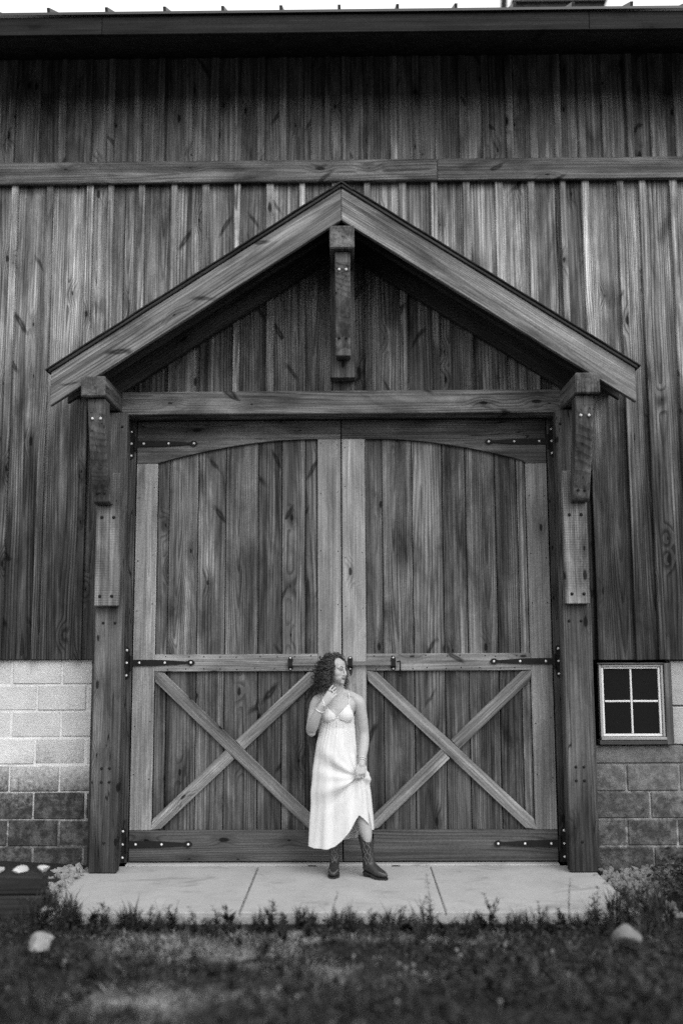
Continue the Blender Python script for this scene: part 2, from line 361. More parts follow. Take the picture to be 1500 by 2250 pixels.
# ------------------------------------------------------------ ground
def gnoise(x, y): return .02*math.sin(x*1.7+.5)*math.cos(y*1.3) + .012*math.sin(x*4.1+y*3.3)
def dryness(x, y):
    g = 0
    for cx, cy, sx, sy, a in ((-.95, -1.75, .45, .2, .9), (-.3, -1.62, .5, .12, 1.), (-.75, -1.9, .5, .28, 1.), (-.25, -2.25, .45, .2, .7), (.05, -1.65, .7, .1, .8), (.55, -1.62, .4, .12, .9), (-1.0, -2.75, .35, .2, .8), (-.45, -2.6, .2, .15, .6), (-.9, -3.1, .4, .2, .5), (.3, -2.3, .3, .12, .35)):
        g = max(g, a*math.exp(-((x-cx)/sx)**2-((y-cy)/sy)**2)) if not isinstance(x, np.ndarray) else np.maximum(g, a*np.exp(-((x-cx)/sx)**2-((y-cy)/sy)**2))
    return g
ragged = lambda x, y: .75+.5*np.sin(x*11+3*np.sin(y*7))*np.cos(y*13+2*np.sin(x*9))
gv, gf = [], []
xs = [-600, -60, -12, -6] + [(-4.5+.15*i) for i in range(61)] + [6, 12, 60, 600]
ys = [-600, -60, -14, -8] + [(-6+.12*i) for i in range(51)] + [3, 8, 60, 600]
for yv in ys:
    for xv in xs:
        near = max(abs(xv), abs(yv)) < 7
        gv.append((xv, yv, -.05 + (gnoise(xv, yv) if near and yv < -1.6 else 0)))
nx = len(xs)
for j in range(len(ys)-1):
    for i in range(nx-1): gf.append((j*nx+i, j*nx+i+1, (j+1)*nx+i+1, (j+1)*nx+i))
gme = from_np('ground', gv, gf, 'ground', True)
bare = gme.attributes.new('bare', 'FLOAT', 'POINT'); bare.data.foreach_set('value', [float(min(1, dryness(v[0], v[1])*ragged(v[0], v[1])*1.2)) if v[1] > -5 else 0. for v in gv])
ground = tag(link('ground', gme), kind='structure')

apron = tag(link('apron', box_mesh(3.78, 1.28, .06, 'conc', 0), None, (-.02, -.705, -.035)), kind='structure')
for x0, x1 in ((-1.93, -.650), (-.636, .657), (.664, 1.87)):
    boxp('slab', x0, x1, -1.34, -.055, -.03, .02, 'conc', apron, rng.uniform(.95, 1.05), 'y', .006)
boxp('threshold', -1.66, 1.645, -.053, .12, -.03, .03, 'conc', apron, .9, 'x', .004)

# ------------------------------------------------------------ barn
BX = 4.4
barn = thing('barn', (0, 0, 0), 'big weathered wooden barn with board and batten walls and double doors', 'barn')
core = Acc(); core.box((-3.15, .16, 4.1), (2.5, .1, 5.06)); core.box((3.15, .16, 4.1), (2.5, .1, 5.06)); core.box((0, .16, 5.1), (3.78, .1, 3.06))
core.box((-BX-.05, 3, 3.3), (.1, 6, 6.6)); core.box((BX+.05, 3, 3.3), (.1, 6, 6.6)); core.box((0, 6.05, 5), (2*BX, .1, 10))
siding = link('siding', core.mesh('siding', 'darkwood'), barn)
bat = [-2.722-.27*i for i in range(6, 0, -1)] + [-2.722, -2.428, -2.089, -1.913, -1.655, -1.384, -1.122, -.856, -.583, -.317, -.04, .225, .521, .782, 1.05, 1.322, 1.591, 1.855, 2.04, 2.33, 2.515, 2.77] + [2.77+.27*i for i in range(1, 7)]
edges = sorted(bat + [-BX, BX])
def low_z(x): return 1.578 if x < 0 else 1.556
for a, b in zip(edges[:-1], edges[1:]):
    parts = [(a, b)]
    if a < -1.8 < b: parts = [(a, -1.8), (-1.8, b)]
    if a < 1.8 < b: parts = [(a, 1.8), (1.8, b)]
    for p, q_ in parts:
        inside = p >= -1.801 and q_ <= 1.801
        dy = rng.uniform(-.004, .004)
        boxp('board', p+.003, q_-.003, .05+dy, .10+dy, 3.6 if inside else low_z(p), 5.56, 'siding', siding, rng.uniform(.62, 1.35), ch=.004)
for x in bat:
    ins = abs(x) < 1.75; w = rng.uniform(.05, .062)
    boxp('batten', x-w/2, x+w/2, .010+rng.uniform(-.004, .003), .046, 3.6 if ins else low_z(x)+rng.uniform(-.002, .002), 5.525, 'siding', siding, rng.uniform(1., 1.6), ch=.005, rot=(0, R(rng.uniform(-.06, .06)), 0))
upper = link('upper_siding', box_mesh(2*BX, .02, 1.06, 'darkwood', 0), barn, (0, .099, 6.15))
ub = [-2.77-.21*i for i in range(7, 0, -1)] + [-2.772, -2.561, -2.343, -2.121, -1.93, -1.701, -1.51, -1.27, -1.052, -.854, -.663, -.477, -.268, -.10, .052, .257, .455, .641, .831, 1.032, 1.225] + [1.225+.202*i for i in range(1, 16)]
ue = sorted(ub + [-BX, BX])
for a, b in zip(ue[:-1], ue[1:]):
    if b-a < .03: continue
    dy = rng.uniform(-.004, .004)
    boxp('board', a+.002, b-.002, .045+dy, .086+dy, 5.6, 6.68, 'siding_high', upper, rng.uniform(.7, 1.3), ch=.005)
for x in ub:
    w = rng.uniform(.052, .066); boxp('batten', x-w/2, x+w/2, .012+rng.uniform(-.004, .004), .042, 5.66, 6.68, 'siding_high', upper, rng.uniform(1., 1.6), ch=.005, rot=(0, R(rng.uniform(-.15, .15)), 0))
for x0, x1, t in ((-BX, -2.95, 1.), (-2.948, .808, 1.05), (.811, BX, .9)):
    boxp('trim_board', x0, x1, -.03, .012, 5.512, 5.70, 'trim', barn, t, 'x', .006)
# roof: sheet with standing seams, eave fascia and sloping soffit
pit = R(27); y_e = -.88
def rz(y): return 6.475 + (y - y_e)*math.tan(pit)
ra = Acc()
ra.add([(-BX-.4, y_e, rz(y_e)), (BX+.4, y_e, rz(y_e)), (BX+.4, 6.1, rz(6.1)), (-BX-.4, 6.1, rz(6.1)), (-BX-.4, y_e, rz(y_e)-.02), (BX+.4, y_e, rz(y_e)-.02), (BX+.4, 6.1, rz(6.1)-.02), (-BX-.4, 6.1, rz(6.1)-.02)],
       [(0, 1, 2, 3), (7, 6, 5, 4), (0, 4, 5, 1), (1, 5, 6, 2), (2, 6, 7, 3), (3, 7, 4, 0)])
roof = link('roof', ra.mesh('roof', 'roof'), barn)
seam_me = box_mesh(.022, 7.0/math.cos(pit), .034, 'roof', .002)
for i in range(-10, 11):
    x = .009 + i*.4425
    link('seam', seam_me, roof, (x, y_e+3.5, rz(y_e+3.5)+.018), (pit, 0, 0))
for x0, x1 in ((-BX-.4, -1.8), (-1.797, 1.9), (1.903, BX+.4)):
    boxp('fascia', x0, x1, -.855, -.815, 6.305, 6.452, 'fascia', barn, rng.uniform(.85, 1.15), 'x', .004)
sa = Acc(); sa.add([(-BX-.4, -.815, 6.31), (BX+.4, -.815, 6.31), (BX+.4, .15, 6.70), (-BX-.4, .15, 6.70), (-BX-.4, -.815, 6.34), (BX+.4, -.815, 6.34), (BX+.4, .15, 6.73), (-BX-.4, .15, 6.73)],
       [(3, 2, 1, 0), (4, 5, 6, 7), (0, 1, 5, 4), (2, 3, 7, 6), (1, 2, 6, 5), (3, 0, 4, 7)])
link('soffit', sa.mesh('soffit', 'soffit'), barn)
# low box on the roof and a leaning flue beside it
cup = link('roof_vent', box_mesh(1.04, .8, .62, 'darkwood', .01), barn, (2.55, 3.4, 8.83))
boxp('cap', 1.99, 3.11, 2.95, 3.85, 9.141, 9.175, 'roof', cup, 1., 'x')
fl = Acc(); fl.tube([(1.875, 3, 8.3), (1.90, 3, 9.06), (1.955, 3, 9.9)], .04, 10); fl.tube([(1.945, 3, 9.75), (1.965, 3, 10.0)], .07, 10)
link('flue_pipe', fl.mesh('flue_pipe', 'iron', True), barn)
dr = Acc(); dr.add([(2.95, 2.4, 8.1), (5.2, 2.4, 8.1), (5.2, 4.6, 9.3), (2.95, 4.6, 9.2), (5.2, 2.4, 9.25), (5.2, 4.6, 9.9)], [(0, 1, 4), (3, 5, 2), (0, 4, 5, 3), (1, 2, 5, 4), (0, 3, 2, 1)])
link('roof_cricket', dr.mesh('roof_cricket', 'roof'), barn)

# block foundation, left (whitewashed, dirty below) and right (grey)
def course(wall, x0, x1, z0, z1, joints, mat, yf, tones=(.9, 1.1)):
    xs_ = [x0] + sorted(j for j in joints if x0 < j < x1) + [x1]
    for a, b in zip(xs_[:-1], xs_[1:]):
        dy = rng.uniform(-.006, .005)
        boxp('block', a+.007, b-.007, yf+dy, yf+.08+dy, z0+.006+rng.uniform(-.002, .002), z1-.006+rng.uniform(-.002, .002), mat, wall, rng.uniform(*tones), 'x', .007)
zl = [1.588, 1.38, 1.176, .969, .759, .551, .34, .135, -.07]
wl = link('foundation_wall', box_mesh(2.6, .2, 1.75, 'mortar_light', 0), barn, (-3.12, .196, .703))
for i in range(8):
    off = 0 if i % 2 == 0 else -.2
    course(wl, -BX, -1.82, zl[i+1], zl[i], [-2.22+off-.4*k+rng.uniform(-.006, .006) for k in range(-1, 6)], 'block_light', .09)
wr = link('foundation_wall', box_mesh(2.6, .2, .93, 'mortar_grey', 0), barn, (3.12, .199, .29))
rj = {0: [2.21, 2.62, 3.02, 3.42, 3.82, 4.2], 1: [2.388, 2.79, 3.2, 3.6, 4.0], 2: [2.20, 2.59, 3.0, 3.4, 3.8, 4.2], 3: [2.40, 2.8, 3.2, 3.6, 4.0]}
for i, (z1, z0) in enumerate(((.751, .541), (.541, .335), (.335, .128), (.128, -.08))):
    course(wr, 1.82, BX, z0, z1, rj[i], 'block_grey', .09, (.8, 1.2))
boxp('sill_block', 1.82, 2.66, .085, .19, .757, .892, 'block_grey', wr, 1.05, 'x', .008)
for a, b, z0, z1 in ((2.588, 2.80, 1.2, 1.545), (2.588, 2.80, .9, 1.19), (2.81, 3.21, 1.38, 1.545), (3.22, 3.62, 1.38, 1.545), (3.63, BX, 1.38, 1.545), (2.81, 3.4, 1.17, 1.37), (3.41, BX, 1.17, 1.37), (2.81, 3.21, .965, 1.16), (3.22, BX, .965, 1.16), (2.67, 3.3, .757, .955), (3.31, BX, .757, .955)):
    boxp('block', a, b, .09, .18, z0, z1, 'block_light', wr, rng.uniform(.62, .8), 'x', .007)
mb = Acc(); mb.box((3.5, .215, 1.15), (1.8, .1, .8)); link('mortar_back', mb.mesh('mortar_back', 'mortar_grey'), wr)

# window, four panes
win = link('window', box_mesh(.5, .02, .55, 'dark', 0), barn, (2.268, .23, 1.235))
for x0, x1, z0, z1, g in ((2.521, 2.575, .905, 1.53, 'z'), (2.0, 2.519, 1.523, 1.535, 'x'), (2.0, 2.519, .905, .938, 'x')):
    boxp('surround', x0, x1, .03, .12, z0, z1, 'winwood', win, rng.uniform(.6, .8), g)
boxp('sill', 2.012, 2.519, .02, .08, .941, .962, 'winwood', win, 2.2, 'x')
for x0, x1, z0, z1 in ((2.014, 2.034, .964, 1.521), (2.499, 2.517, .964, 1.521), (2.036, 2.497, 1.504, 1.521)):
    boxp('frame', x0, x1, .045, .10, z0, z1, 'paint', win, .5, 'z' if z1-z0 > .2 else 'x', .003)
for x0, x1, z0, z1 in ((2.036, 2.052, .987, 1.502), (2.479, 2.497, .987, 1.502), (2.054, 2.477, 1.488, 1.502), (2.036, 2.497, .965, .985)):
    boxp('sash', x0, x1, .06, .10, z0, z1, 'paint', win, rng.uniform(.95, 1.1), 'z' if z1-z0 > .2 else 'x', .003)
boxp('muntin', 2.2605, 2.2755, .068, .09, .987, 1.486, 'paint', win, 1., 'z', .003)
for x0, x1 in ((2.06, 2.258), (2.278, 2.476)): boxp('muntin', x0, x1, .068, .09, 1.228, 1.243, 'paint', win, 1., 'x', .003)
for x0, x1 in ((2.058, 2.268), (2.268, 2.478)):
    for z0, z1 in ((.99, 1.235), (1.235, 1.485)): boxp('pane', x0+.0005, x1-.0005, .076, .080, z0+.0005, z1-.0005, 'glass', win, 1., 'z', 0)

# door frame
for s in (-1, 1): boxp('jamb', min(s*1.655, s*1.80), max(s*1.655, s*1.80), .0, .10, .03, 3.598, 'timber', barn, .75)
boxp('door_head', -1.652, 1.652, .02, .10, 3.49, 3.598, 'darkwood', barn, 1., 'x')
# the two door leaves
def strap_hinge(x, z, s, parent):
    a = Acc(); L = .47
    prof = [(0, .024), (.05, .024), (.22, .022), (.33, .016), (.42, .009), (.435, .013), (.447, .021), (.46, .023), (.474, .019), (.49, .004)]
    vs_ = []; 
    for d, w in prof:
        for yy in (-.012, -.002):
            vs_ += [(-s*d, yy, w), (-s*d, yy, -w)]
    fs = []
    for i in range(len(prof)-1):
        k = 4*i; fs += [(k, k+1, k+5, k+4), (k+2, k+6, k+7, k+3), (k, k+4, k+6, k+2), (k+1, k+3, k+7, k+5)]
    fs += [(0, 2, 3, 1), (4*len(prof)-4, 4*len(prof)-3, 4*len(prof)-1, 4*len(prof)-2)]
    a.add(vs_, fs, 0)
    pl = [(.0, .05), (.018, .055), (.022, .1), (.014, .118), (0, .125)]
    out = [(p[0], p[1]) for p in pl] + [(-p[0], p[1]) for p in reversed(pl[:-1])] + [(-p[0], -p[1]) for p in pl] + [(p[0], -p[1]) for p in reversed(pl[:-1])]
    cx = s*.044; ring1 = [(cx+p[0], -.011, p[1]) for p in out]; ring2 = [(cx+p[0], -.001, p[1]) for p in out]
    a.loft([ring1, ring2], 0)
    a.box((cx, -.006, 0), (.046, .011, .13)); a.tube([(s*.012, -.012, -.055), (s*.012, -.012, .055)], .013, 10)
    for px, pz in ((-s*.055, 0), (-s*.255, 0), (-s*.46, 0), (cx, 0), (cx, .098), (cx, -.098)): a.ell((px, -.013, pz), (.0095, .006, .0095), 1, None, 8, 4)
    link('hinge', a.mesh('hinge', ['iron', 'steel']), parent, (x, 0, z))
TOPZ = 3.485
def arch(x):   # underside of the arched head rail, x measured from the meeting edge
    u = (abs(x)-.30)/(1.485-.30); return 3.332 - .19*max(0, u)**1.75
for s in (-1, 1):
    door = link('door', box_mesh(1.636, .02, 3.44, 'darkwood', 0), barn, (s*.822, .078, 1.765)); door['label'] = 'left leaf of the barn door' if s < 0 else 'right leaf of the barn door'
    def bx(n, a, b, y0, y1, z0, z1, mat, tone=1., g='z'):
        xa, xb = sorted((s*a, s*b)); return boxp(n, xa, xb, y0, y1, z0, z1, mat, door, tone, g)
    cuts = [.19, .289, .477, .665, .928, 1.150, 1.383, 1.475] if s < 0 else [.19, .326, .566, .809, .994, 1.231, 1.405, 1.475]
    tones = [.85, 1.0, .9, 1.0, 1.3, 1.05, .95] if s < 0 else [.75, .95, 1.1, .95, 1.0, .75, 1.7]
    for i, (a, b) in enumerate(zip(cuts[:-1], cuts[1:])):
        bx('plank', a+.0035, b-.0035, .032+rng.uniform(-.003, .003), .066, 1.60, arch((a+b)/2)+.08, 'plank', tones[i]*rng.uniform(.85, 1.15))
        bx('plank', a+.0035, b-.0035, .032+rng.uniform(-.003, .003), .066, .26, 1.50, 'plank', tones[i]*rng.uniform(.72, .9))
    bx('stile', .005, .190, 0, .031, .2742, 3.331, 'stile', .92 if s < 0 else 1.1)
    bx('stile', 1.476, 1.645, 0.002, .031, .2742, 3.139 if s < 0 else 3.124, 'stile', 1.1 if s < 0 else .82)
    bx('rail', .191, 1.475, .001, .030, 1.482, 1.615, 'stile', .85 if s < 0 else .75, 'x')
    bx('rail', .005, 1.645, .001, .031, .042, .273, 'rail_low', 1., 'x')['label'] = 'dark bottom rail'
    # arched head rail
    zb = 3.141 if s < 0 else 3.126
    pts = [(.005, TOPZ), (1.645, TOPZ), (1.645, zb), (1.485, zb)] + [(x, arch(x)) for x in np.linspace(1.45, .30, 14)] + [(.005, 3.332)]
    cxp, czp = .822, 3.31
    loc = [((s*p[0]-s*cxp), p[1]-czp) for p in pts]
    # local x runs along the rail, grain along x -> build with swapped axes so that grain follows the object's Z
    me = poly_mesh('head_rail', [(-(z_), x_) for x_, z_ in loc], .031, 'timber')
    link('head_rail', me, door, (s*cxp, .0165, czp), (0, R(90), 0), 1.05)['label'] = 'arched head rail'
    # X brace: one continuous diagonal, the other in two pieces
    for k in (0, 1):
        zA, zB = (1.458, .30) if k == 0 else (.30, 1.458)
        p0 = Vector((s*.215, 0, zA)); p1 = Vector((s*1.455, 0, zB))
        d = (p1-p0); ang = math.atan2(d.x, d.z); Lh = d.length/2; mid = (p0+p1)/2
        wv = .048
        # ends cut to fit the corner
        def brace_piece(t0, t1, cut0, cut1, tone):
            e0 = wv*abs(math.tan(abs(abs(ang)-math.pi/2)))*.9 if cut0 else 0; zc = (t0+t1)/2
            ptsb = [(-wv, t0-zc), (wv, t0-zc), (wv, t1-zc), (-wv, t1-zc)]
            if cut0: ptsb = [(-wv, t0-zc+.03), (0, t0-zc-.035), (wv, t0-zc+.03)] + ptsb[2:]
            if cut1: ptsb = ptsb[:-2] + [(wv, t1-zc-.03), (0, t1-zc+.035), (-wv, t1-zc-.03)]
            me_ = poly_mesh('brace', ptsb, .028, 'brace')
            c = mid + d.normalized()*zc
            link('brace', me_, door, (c.x, .0165, c.z), (0, ang, 0), tone)
        if (k == 0) == (s > 0) or (k == 1) == (s < 0) and False: pass
        if (s < 0 and k == 1) or (s > 0 and k == 0): brace_piece(-Lh, Lh, True, True, rng.uniform(.9, 1.05))
        else: brace_piece(-Lh, -.052, True, False, rng.uniform(.85, 1.1)); brace_piece(.052, Lh, False, True, rng.uniform(.85, 1.1))
    na = Acc()
    for k in range(9):
        for z in (1.502, 1.596): na.ell((s*(.25+.14*k+rng.uniform(-.03, .03)), -.0005, z+rng.uniform(-.006, .006)), (.0055, .002, .0055), 0, None, 6, 3)
    for z in (1.1, .7, 2.0, 2.4, 2.9, 3.25):
        for x in (.03, .165, 1.50, 1.62):
            if z < 3.1 or x < 1: na.ell((s*x, -.0005, z+rng.uniform(-.05, .05)), (.005, .002, .005), 0, None, 6, 3)
    link('nail_heads', na.mesh('nail_heads', 'iron'), door)
    for z in (3.302, 1.552, .172): strap_hinge(s*1.646, z, s, door)
# latch bar
lb = Acc(); lb.box((.01, -.03, 1.541), (.856, .016, .026)); lb.box((-.20, -.036, 1.548), (.42, .010, .006)); lb.box((.01, -.032, 1.5545), (.85, .014, .003))
latch = link('latch_bar', lb.mesh('latch_bar', 'galv'), barn)
br = Acc(); o8 = [(-.019, -.035), (-.012, -.05), (0, -.056), (.012, -.05), (.019, -.035), (.019, .035), (.012, .05), (0, .056), (-.012, .05), (-.019, .035)]
br.loft([[(p[0], -.006, p[1]) for p in o8], [(p[0], .0, p[1]) for p in o8]], 0)
br.box((0, -.04, 0), (.036, .006, .034)); br.box((0, -.023, .02), (.036, .04, .005)); br.box((0, -.023, -.02), (.036, .04, .005))
for z in (-.043, .043): br.ell((0, -.008, z), (.0075, .006, .0075), 1, None, 8, 4)
br_me = br.mesh('bracket', ['iron', 'steel'])
for x in (-.405, -.057, .063, .40): link('bracket', br_me, latch, (x, -.001, 1.541))
h = Acc(); h.tube([(.43, -.035, 1.552), (.449, -.05, 1.560), (.452, -.052, 1.53), (.452, -.05, 1.452)], .006, 8); h.tube([(.452, -.05, 1.458), (.452, -.05, 1.44)], .0105, 8)
link('handle', h.mesh('handle', 'iron', True), latch)

# ------------------------------------------------------------ timber gable canopy over the doors
can = thing('gable_canopy', (0, -.2, 0), 'heavy timber gabled canopy with posts framing the double barn doors', 'canopy')
boxp('header_beam', -1.735, 1.735, -.2, .016, 3.497, 3.682, 'trim', can, .85, 'x', .006)
AP = Vector((.017, 0, 5.135))      # apex of the barge boards
slope = math.atan2(5.135-3.71, 2.165)
peg_me = None
def pegs(parent, pts, y, r=.010, mat='iron', tone=1.):
    for x, z in pts:
        a = Acc(); a.ell((0, 0, 0), (r, r*.7, r), 0, None, 8, 5); link('peg', a.mesh('peg', mat), parent, (x, y, z), (0, 0, 0), tone)
for s in (-1, 1):
    # backer post against the wall, post in front of it
    xa, xb = sorted((s*1.70, s*1.915)); boxp('backer_post', xa, xb, -.2, -.004, .03, 3.494, 'timber', can, .8, ch=.008)
    xa, xb = sorted((s*1.668, s*1.875)); post = boxp('post', xa, xb, -.30, -.203, .022, 3.494, 'timber', can, 1.1 if s < 0 else .95, ch=.008)
    for z, dx in ((1.86, .045), (.78, .03), (.68, .03), (3.38, .05)):
        pegs(post, [(s*1.765-dx, z), (s*1.765+dx, z)] if z < 3 else [(s*1.70, z)], -.302, .011)
    pegs(post, [(s*1.765, .24)], -.302, .011)
    xa, xb = sorted((s*1.688, s*1.866)); blk = boxp('corbel_block', xa, xb, -.375, -.303, 1.985, 3.0, 'sawn', can, 1.05, ch=.006)
    pegs(blk, [(s*1.777-.045, 2.66), (s*1.777+.045, 2.66), (s*1.777-.045, 2.06), (s*1.777+.045, 2.06)], -.377, .013)
    # purlin end (eave outrigger)
    xa, xb = sorted((s*1.727, s*1.908)); boxp('purlin', xa, xb, -.75, .0, 3.512, 3.668, 'timber', can, 1.05, 'y', .010)
    # knee brace: leans outward from the corbel block up to the purlin, slightly curved front
    yz = [(-.70, 3.508), (-.70, 3.44), (-.665, 3.28), (-.60, 3.08), (-.52, 2.88), (-.47, 2.765), (-.44, 2.752), (-.378, 2.752), (-.378, 2.83), (-.44, 3.0), (-.50, 3.2), (-.55, 3.42), (-.555, 3.508)]
    w = .128; cx_ = s*1.815
    # build around local Z = up
    pm = poly_mesh('knee_brace', [(y+.55, z-3.1) for y, z in yz], w, 'timber', .006)
    kb = link('knee_brace', pm, can, (cx_-s*.013, -.55, 3.1), (0, 0, R(90)), 1.0)
    pegs(kb, [(cx_-s*.013-.03, 3.36), (cx_-s*.013+.03, 3.36)], -.69, .011, 'steel', .8)
    pegs(kb, [(cx_-s*.013-.025, 2.83), (cx_-s*.013+.025, 2.83)], -.503, .011, 'iron')
    # barge board, wall rafter, soffit boarding, shingles: all follow the slope
    sl = -s*slope   # rotation about Y
    def along(d, off, y):    # point d metres down the slope from the apex, off metres perpendicular (up)
        return Vector((AP.x + s*(d*math.cos(slope) + off*math.sin(slope)), y, AP.z - d*math.sin(slope) + off*math.cos(slope)))
    Ls = 2.165/math.cos(slope); wd = .213
    # outline in plane coordinates (x along slope, z perpendicular), mitred at apex, plumb cut at the eave
    tt = math.tan(slope)
    def slope_prism(name, d0, d1, o0, o1, y0, y1, mat, parent, tone, miter=True):
        # o0 top offset, o1 bottom offset (negative down); plumb cuts on both ends
        pts_ = [(d0 - o0*tt, o0), (d1 - o0*tt, o0), (d1 - o1*tt, o1), (d0 - o1*tt, o1)]
        dm = (d0+d1)/2; om = (o0+o1)/2
        # local frame: local Z along the slope, local X perpendicular, local Y depth
        me_ = poly_mesh(name, [((o-om)*1., -(dd-dm)) for dd, o in pts_], y1-y0, mat, .004)
        c = along(dm, om, (y0+y1)/2)
        zax = Vector((-s*math.cos(slope), 0, math.sin(slope)))   # up the slope
        xax = Vector((s*math.sin(slope), 0, math.cos(slope)))    # outward
        yax = zax.cross(xax)
        if yax.y < 0: yax = -yax
        rot = Matrix((xax, yax, zax)).transposed()
        if rot.determinant() < 0:
            xax = -xax; me_.transform(Matrix.Scale(-1, 4, (1, 0, 0))); me_.flip_normals(); rot = Matrix((xax, yax, zax)).transposed()
        return link(name, me_, parent, c, rot.to_euler(), tone)
    g = .0015
    slope_prism('barge_board', g, Ls, 0, -wd, -.70, -.655, 'barge', can, 1.05)
    slope_prism('wall_rafter', g, Ls-.28, -.025, -.205, -.055, .0, 'darkwood', can, 1.1)
    slope_prism('middle_rafter', g, Ls-.05, -.025, -.16, -.40, -.355, 'darkwood', can, .8)
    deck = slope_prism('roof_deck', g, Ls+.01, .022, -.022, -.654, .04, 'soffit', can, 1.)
    slope_prism('drip_edge', g, Ls+.02, .024, .003, -.715, -.6545, 'darkwood', can, .8)
    nC = 11
    for k in range(nC):
        d0 = Ls*(k/nC) + .01; d1 = Ls*((k+1)/nC) + .045
        o = .030
        q4 = slope_prism('shingle_course', max(g, d0-.03), d1, o+.006, o-.004+(0 if k else 0), -.728, .04, 'shingle', can, rng.uniform(.8, 1.2))
        # tip each course so that its lower edge rides on the next one
        q4.rotation_euler.rotate_axis('Y', 0)
        q4.location += Vector((0, 0, .003*(k % 2)))
cp = Acc(); cp.add([(AP.x-.09, y, AP.z-.018) for y in (-.728, .04)]+[(AP.x, y, AP.z+.046) for y in (-.728, .04)]+[(AP.x+.09, y, AP.z-.018) for y in (-.728, .04)]+[(AP.x-.085, y, AP.z-.030) for y in (-.728, .04)]+[(AP.x, y, AP.z+.034) for y in (-.728, .04)]+[(AP.x+.085, y, AP.z-.030) for y in (-.728, .04)], [(0, 2, 3, 1), (2, 4, 5, 3), (6, 7, 9, 8), (8, 9, 11, 10), (0, 6, 8, 2), (2, 8, 10, 4), (1, 3, 9, 7), (3, 5, 11, 9), (0, 1, 7, 6), (4, 10, 11, 5)]); link('ridge_cap', cp.mesh('ridge_cap', 'shingle'), can)
boxp('ridge_beam', -.072, .114, -.75, .04, 4.636, 4.815, 'timber', can, 1.25, 'y', .010)
plate = boxp('king_post', -.074, .110, -.17, .012, 3.685, 4.72, 'timber', can, .95, ch=.005)
boxp('corbel_block', -.078, .114, -.30, -.173, 3.76, 4.66, 'timber', can, 1.15, ch=.005)
yz = [(-.69, 4.632), (-.69, 4.55), (-.62, 4.40), (-.53, 4.18), (-.45, 4.0), (-.42, 3.90), (-.303, 3.90), (-.303, 4.0), (-.40, 4.25), (-.50, 4.55), (-.51, 4.632)]
kb = link('knee_brace', poly_mesh('knee_brace', [(y+.5, z-4.25) for y, z in yz], .115, 'timber', .006), can, (.024, -.5, 4.25), (0, 0, R(90)), 1.3)
pegs(kb, [(-.002, 4.50), (.05, 4.50)], -.672, .011, 'steel', .8); pegs(kb, [(-.006, 4.03), (.046, 4.03)], -.468, .011, 'iron')

# ------------------------------------------------------------ person
def W(px, py, y=-.30): return Vector(((px-750)/289-.003, y, 1.598-(py-1443)*.003327))
def mat_skin():
    q = NB('skin'); P = q.n('ShaderNodeTexCoord').outputs['Object']
    n = q.noise(P, 14, 4).outputs[0]; n2 = q.noise(P, 240, 2).outputs[0]
    c = q.math('MULTIPLY', q.math('MULTIPLY_ADD', q.math('SUBTRACT', n, .5), .25, 1.), q.math('MULTIPLY_ADD', q.math('SUBTRACT', n2, .5), .12, 1.))
    q.b.inputs['Subsurface Weight'].default_value = .12; q.b.inputs['Subsurface Radius'].default_value = (.01, .01, .01); q.b.inputs['Subsurface Scale'].default_value = .5
    return q.fin(q.math('MULTIPLY', c, .40), .5, .35)
M['skin'] = mat_skin()
M['lips'] = plain('lips', .15, .4, .4, 0, 100, .15, .05)
M['eye'] = plain('eye', .03, .15, .5, 0, 10, .1, 0)
M['eyewhite'] = plain('eye white', .5, .2, .5, 0, 10, .1, 0)
M['hair'] = plain('hair', .045, .38, .5, 0, 60, .7, 0)
M['brow'] = plain('brow hair', .05, .7, .2, 0, 60, .3, 0)
def mat_cloth():
    q = NB('white gauze cloth'); P = q.n('ShaderNodeTexCoord').outputs['Object']
    n = q.noise(q.scale(P, (90, 90, 28)), 1, 4, .6).outputs[0]; n2 = q.noise(q.scale(P, (30, 30, 7)), 1, 3).outputs[0]; n3 = q.noise(P, 320, 2).outputs[0]
    q.bump(q.math('ADD', n, n2), .4, .005)
    c = q.math('MULTIPLY_ADD', q.math('SUBTRACT', n, .5), .16, .66)
    q.b.inputs['Sheen Weight'].default_value = .15
    return q.fin(c, .85, .15)
M['cloth'] = mat_cloth()
M['leather'] = plain('boot leather', .028, .42, .5, 0, 26, .6, .35, .003)
M['sole'] = plain('boot sole', .02, .5, .3, 0, 40, .3, .1)
M['thread'] = plain('boot stitching', .17, .6, .3, 0, 40, .4, 0)
M['silver'] = plain('bracelet', .7, .3, .5, .3, 40, .2, 0)

def ell_ring(c, rx, ry, n=28, ph=0.): return [(c[0]+rx*math.cos(2*math.pi*k/n), c[1]+ry*math.sin(2*math.pi*k/n), c[2]) for k in range(n)]
def remeshed(acc, voxel, smooth_it=4, fac=.5):
    me = acc.mesh('tmp', 'skin'); o = bpy.data.objects.new('tmp', me); col.objects.link(o)
    m = o.modifiers.new('r', 'REMESH'); m.mode = 'VOXEL'; m.voxel_size = voxel; m.use_smooth_shade = True
    if smooth_it: m2 = o.modifiers.new('s', 'SMOOTH'); m2.iterations = smooth_it; m2.factor = fac
    dg = bpy.context.evaluated_depsgraph_get(); r = bpy.data.meshes.new_from_object(o.evaluated_get(dg))
    bpy.data.objects.remove(o); bpy.data.meshes.remove(me)
    r.polygons.foreach_set('use_smooth', [True]*len(r.polygons)); return r

person = thing('person', (0, -.32, .02), 'woman in a long white dress and cowboy boots holding up her hem before the doors', 'person')
B = Acc()
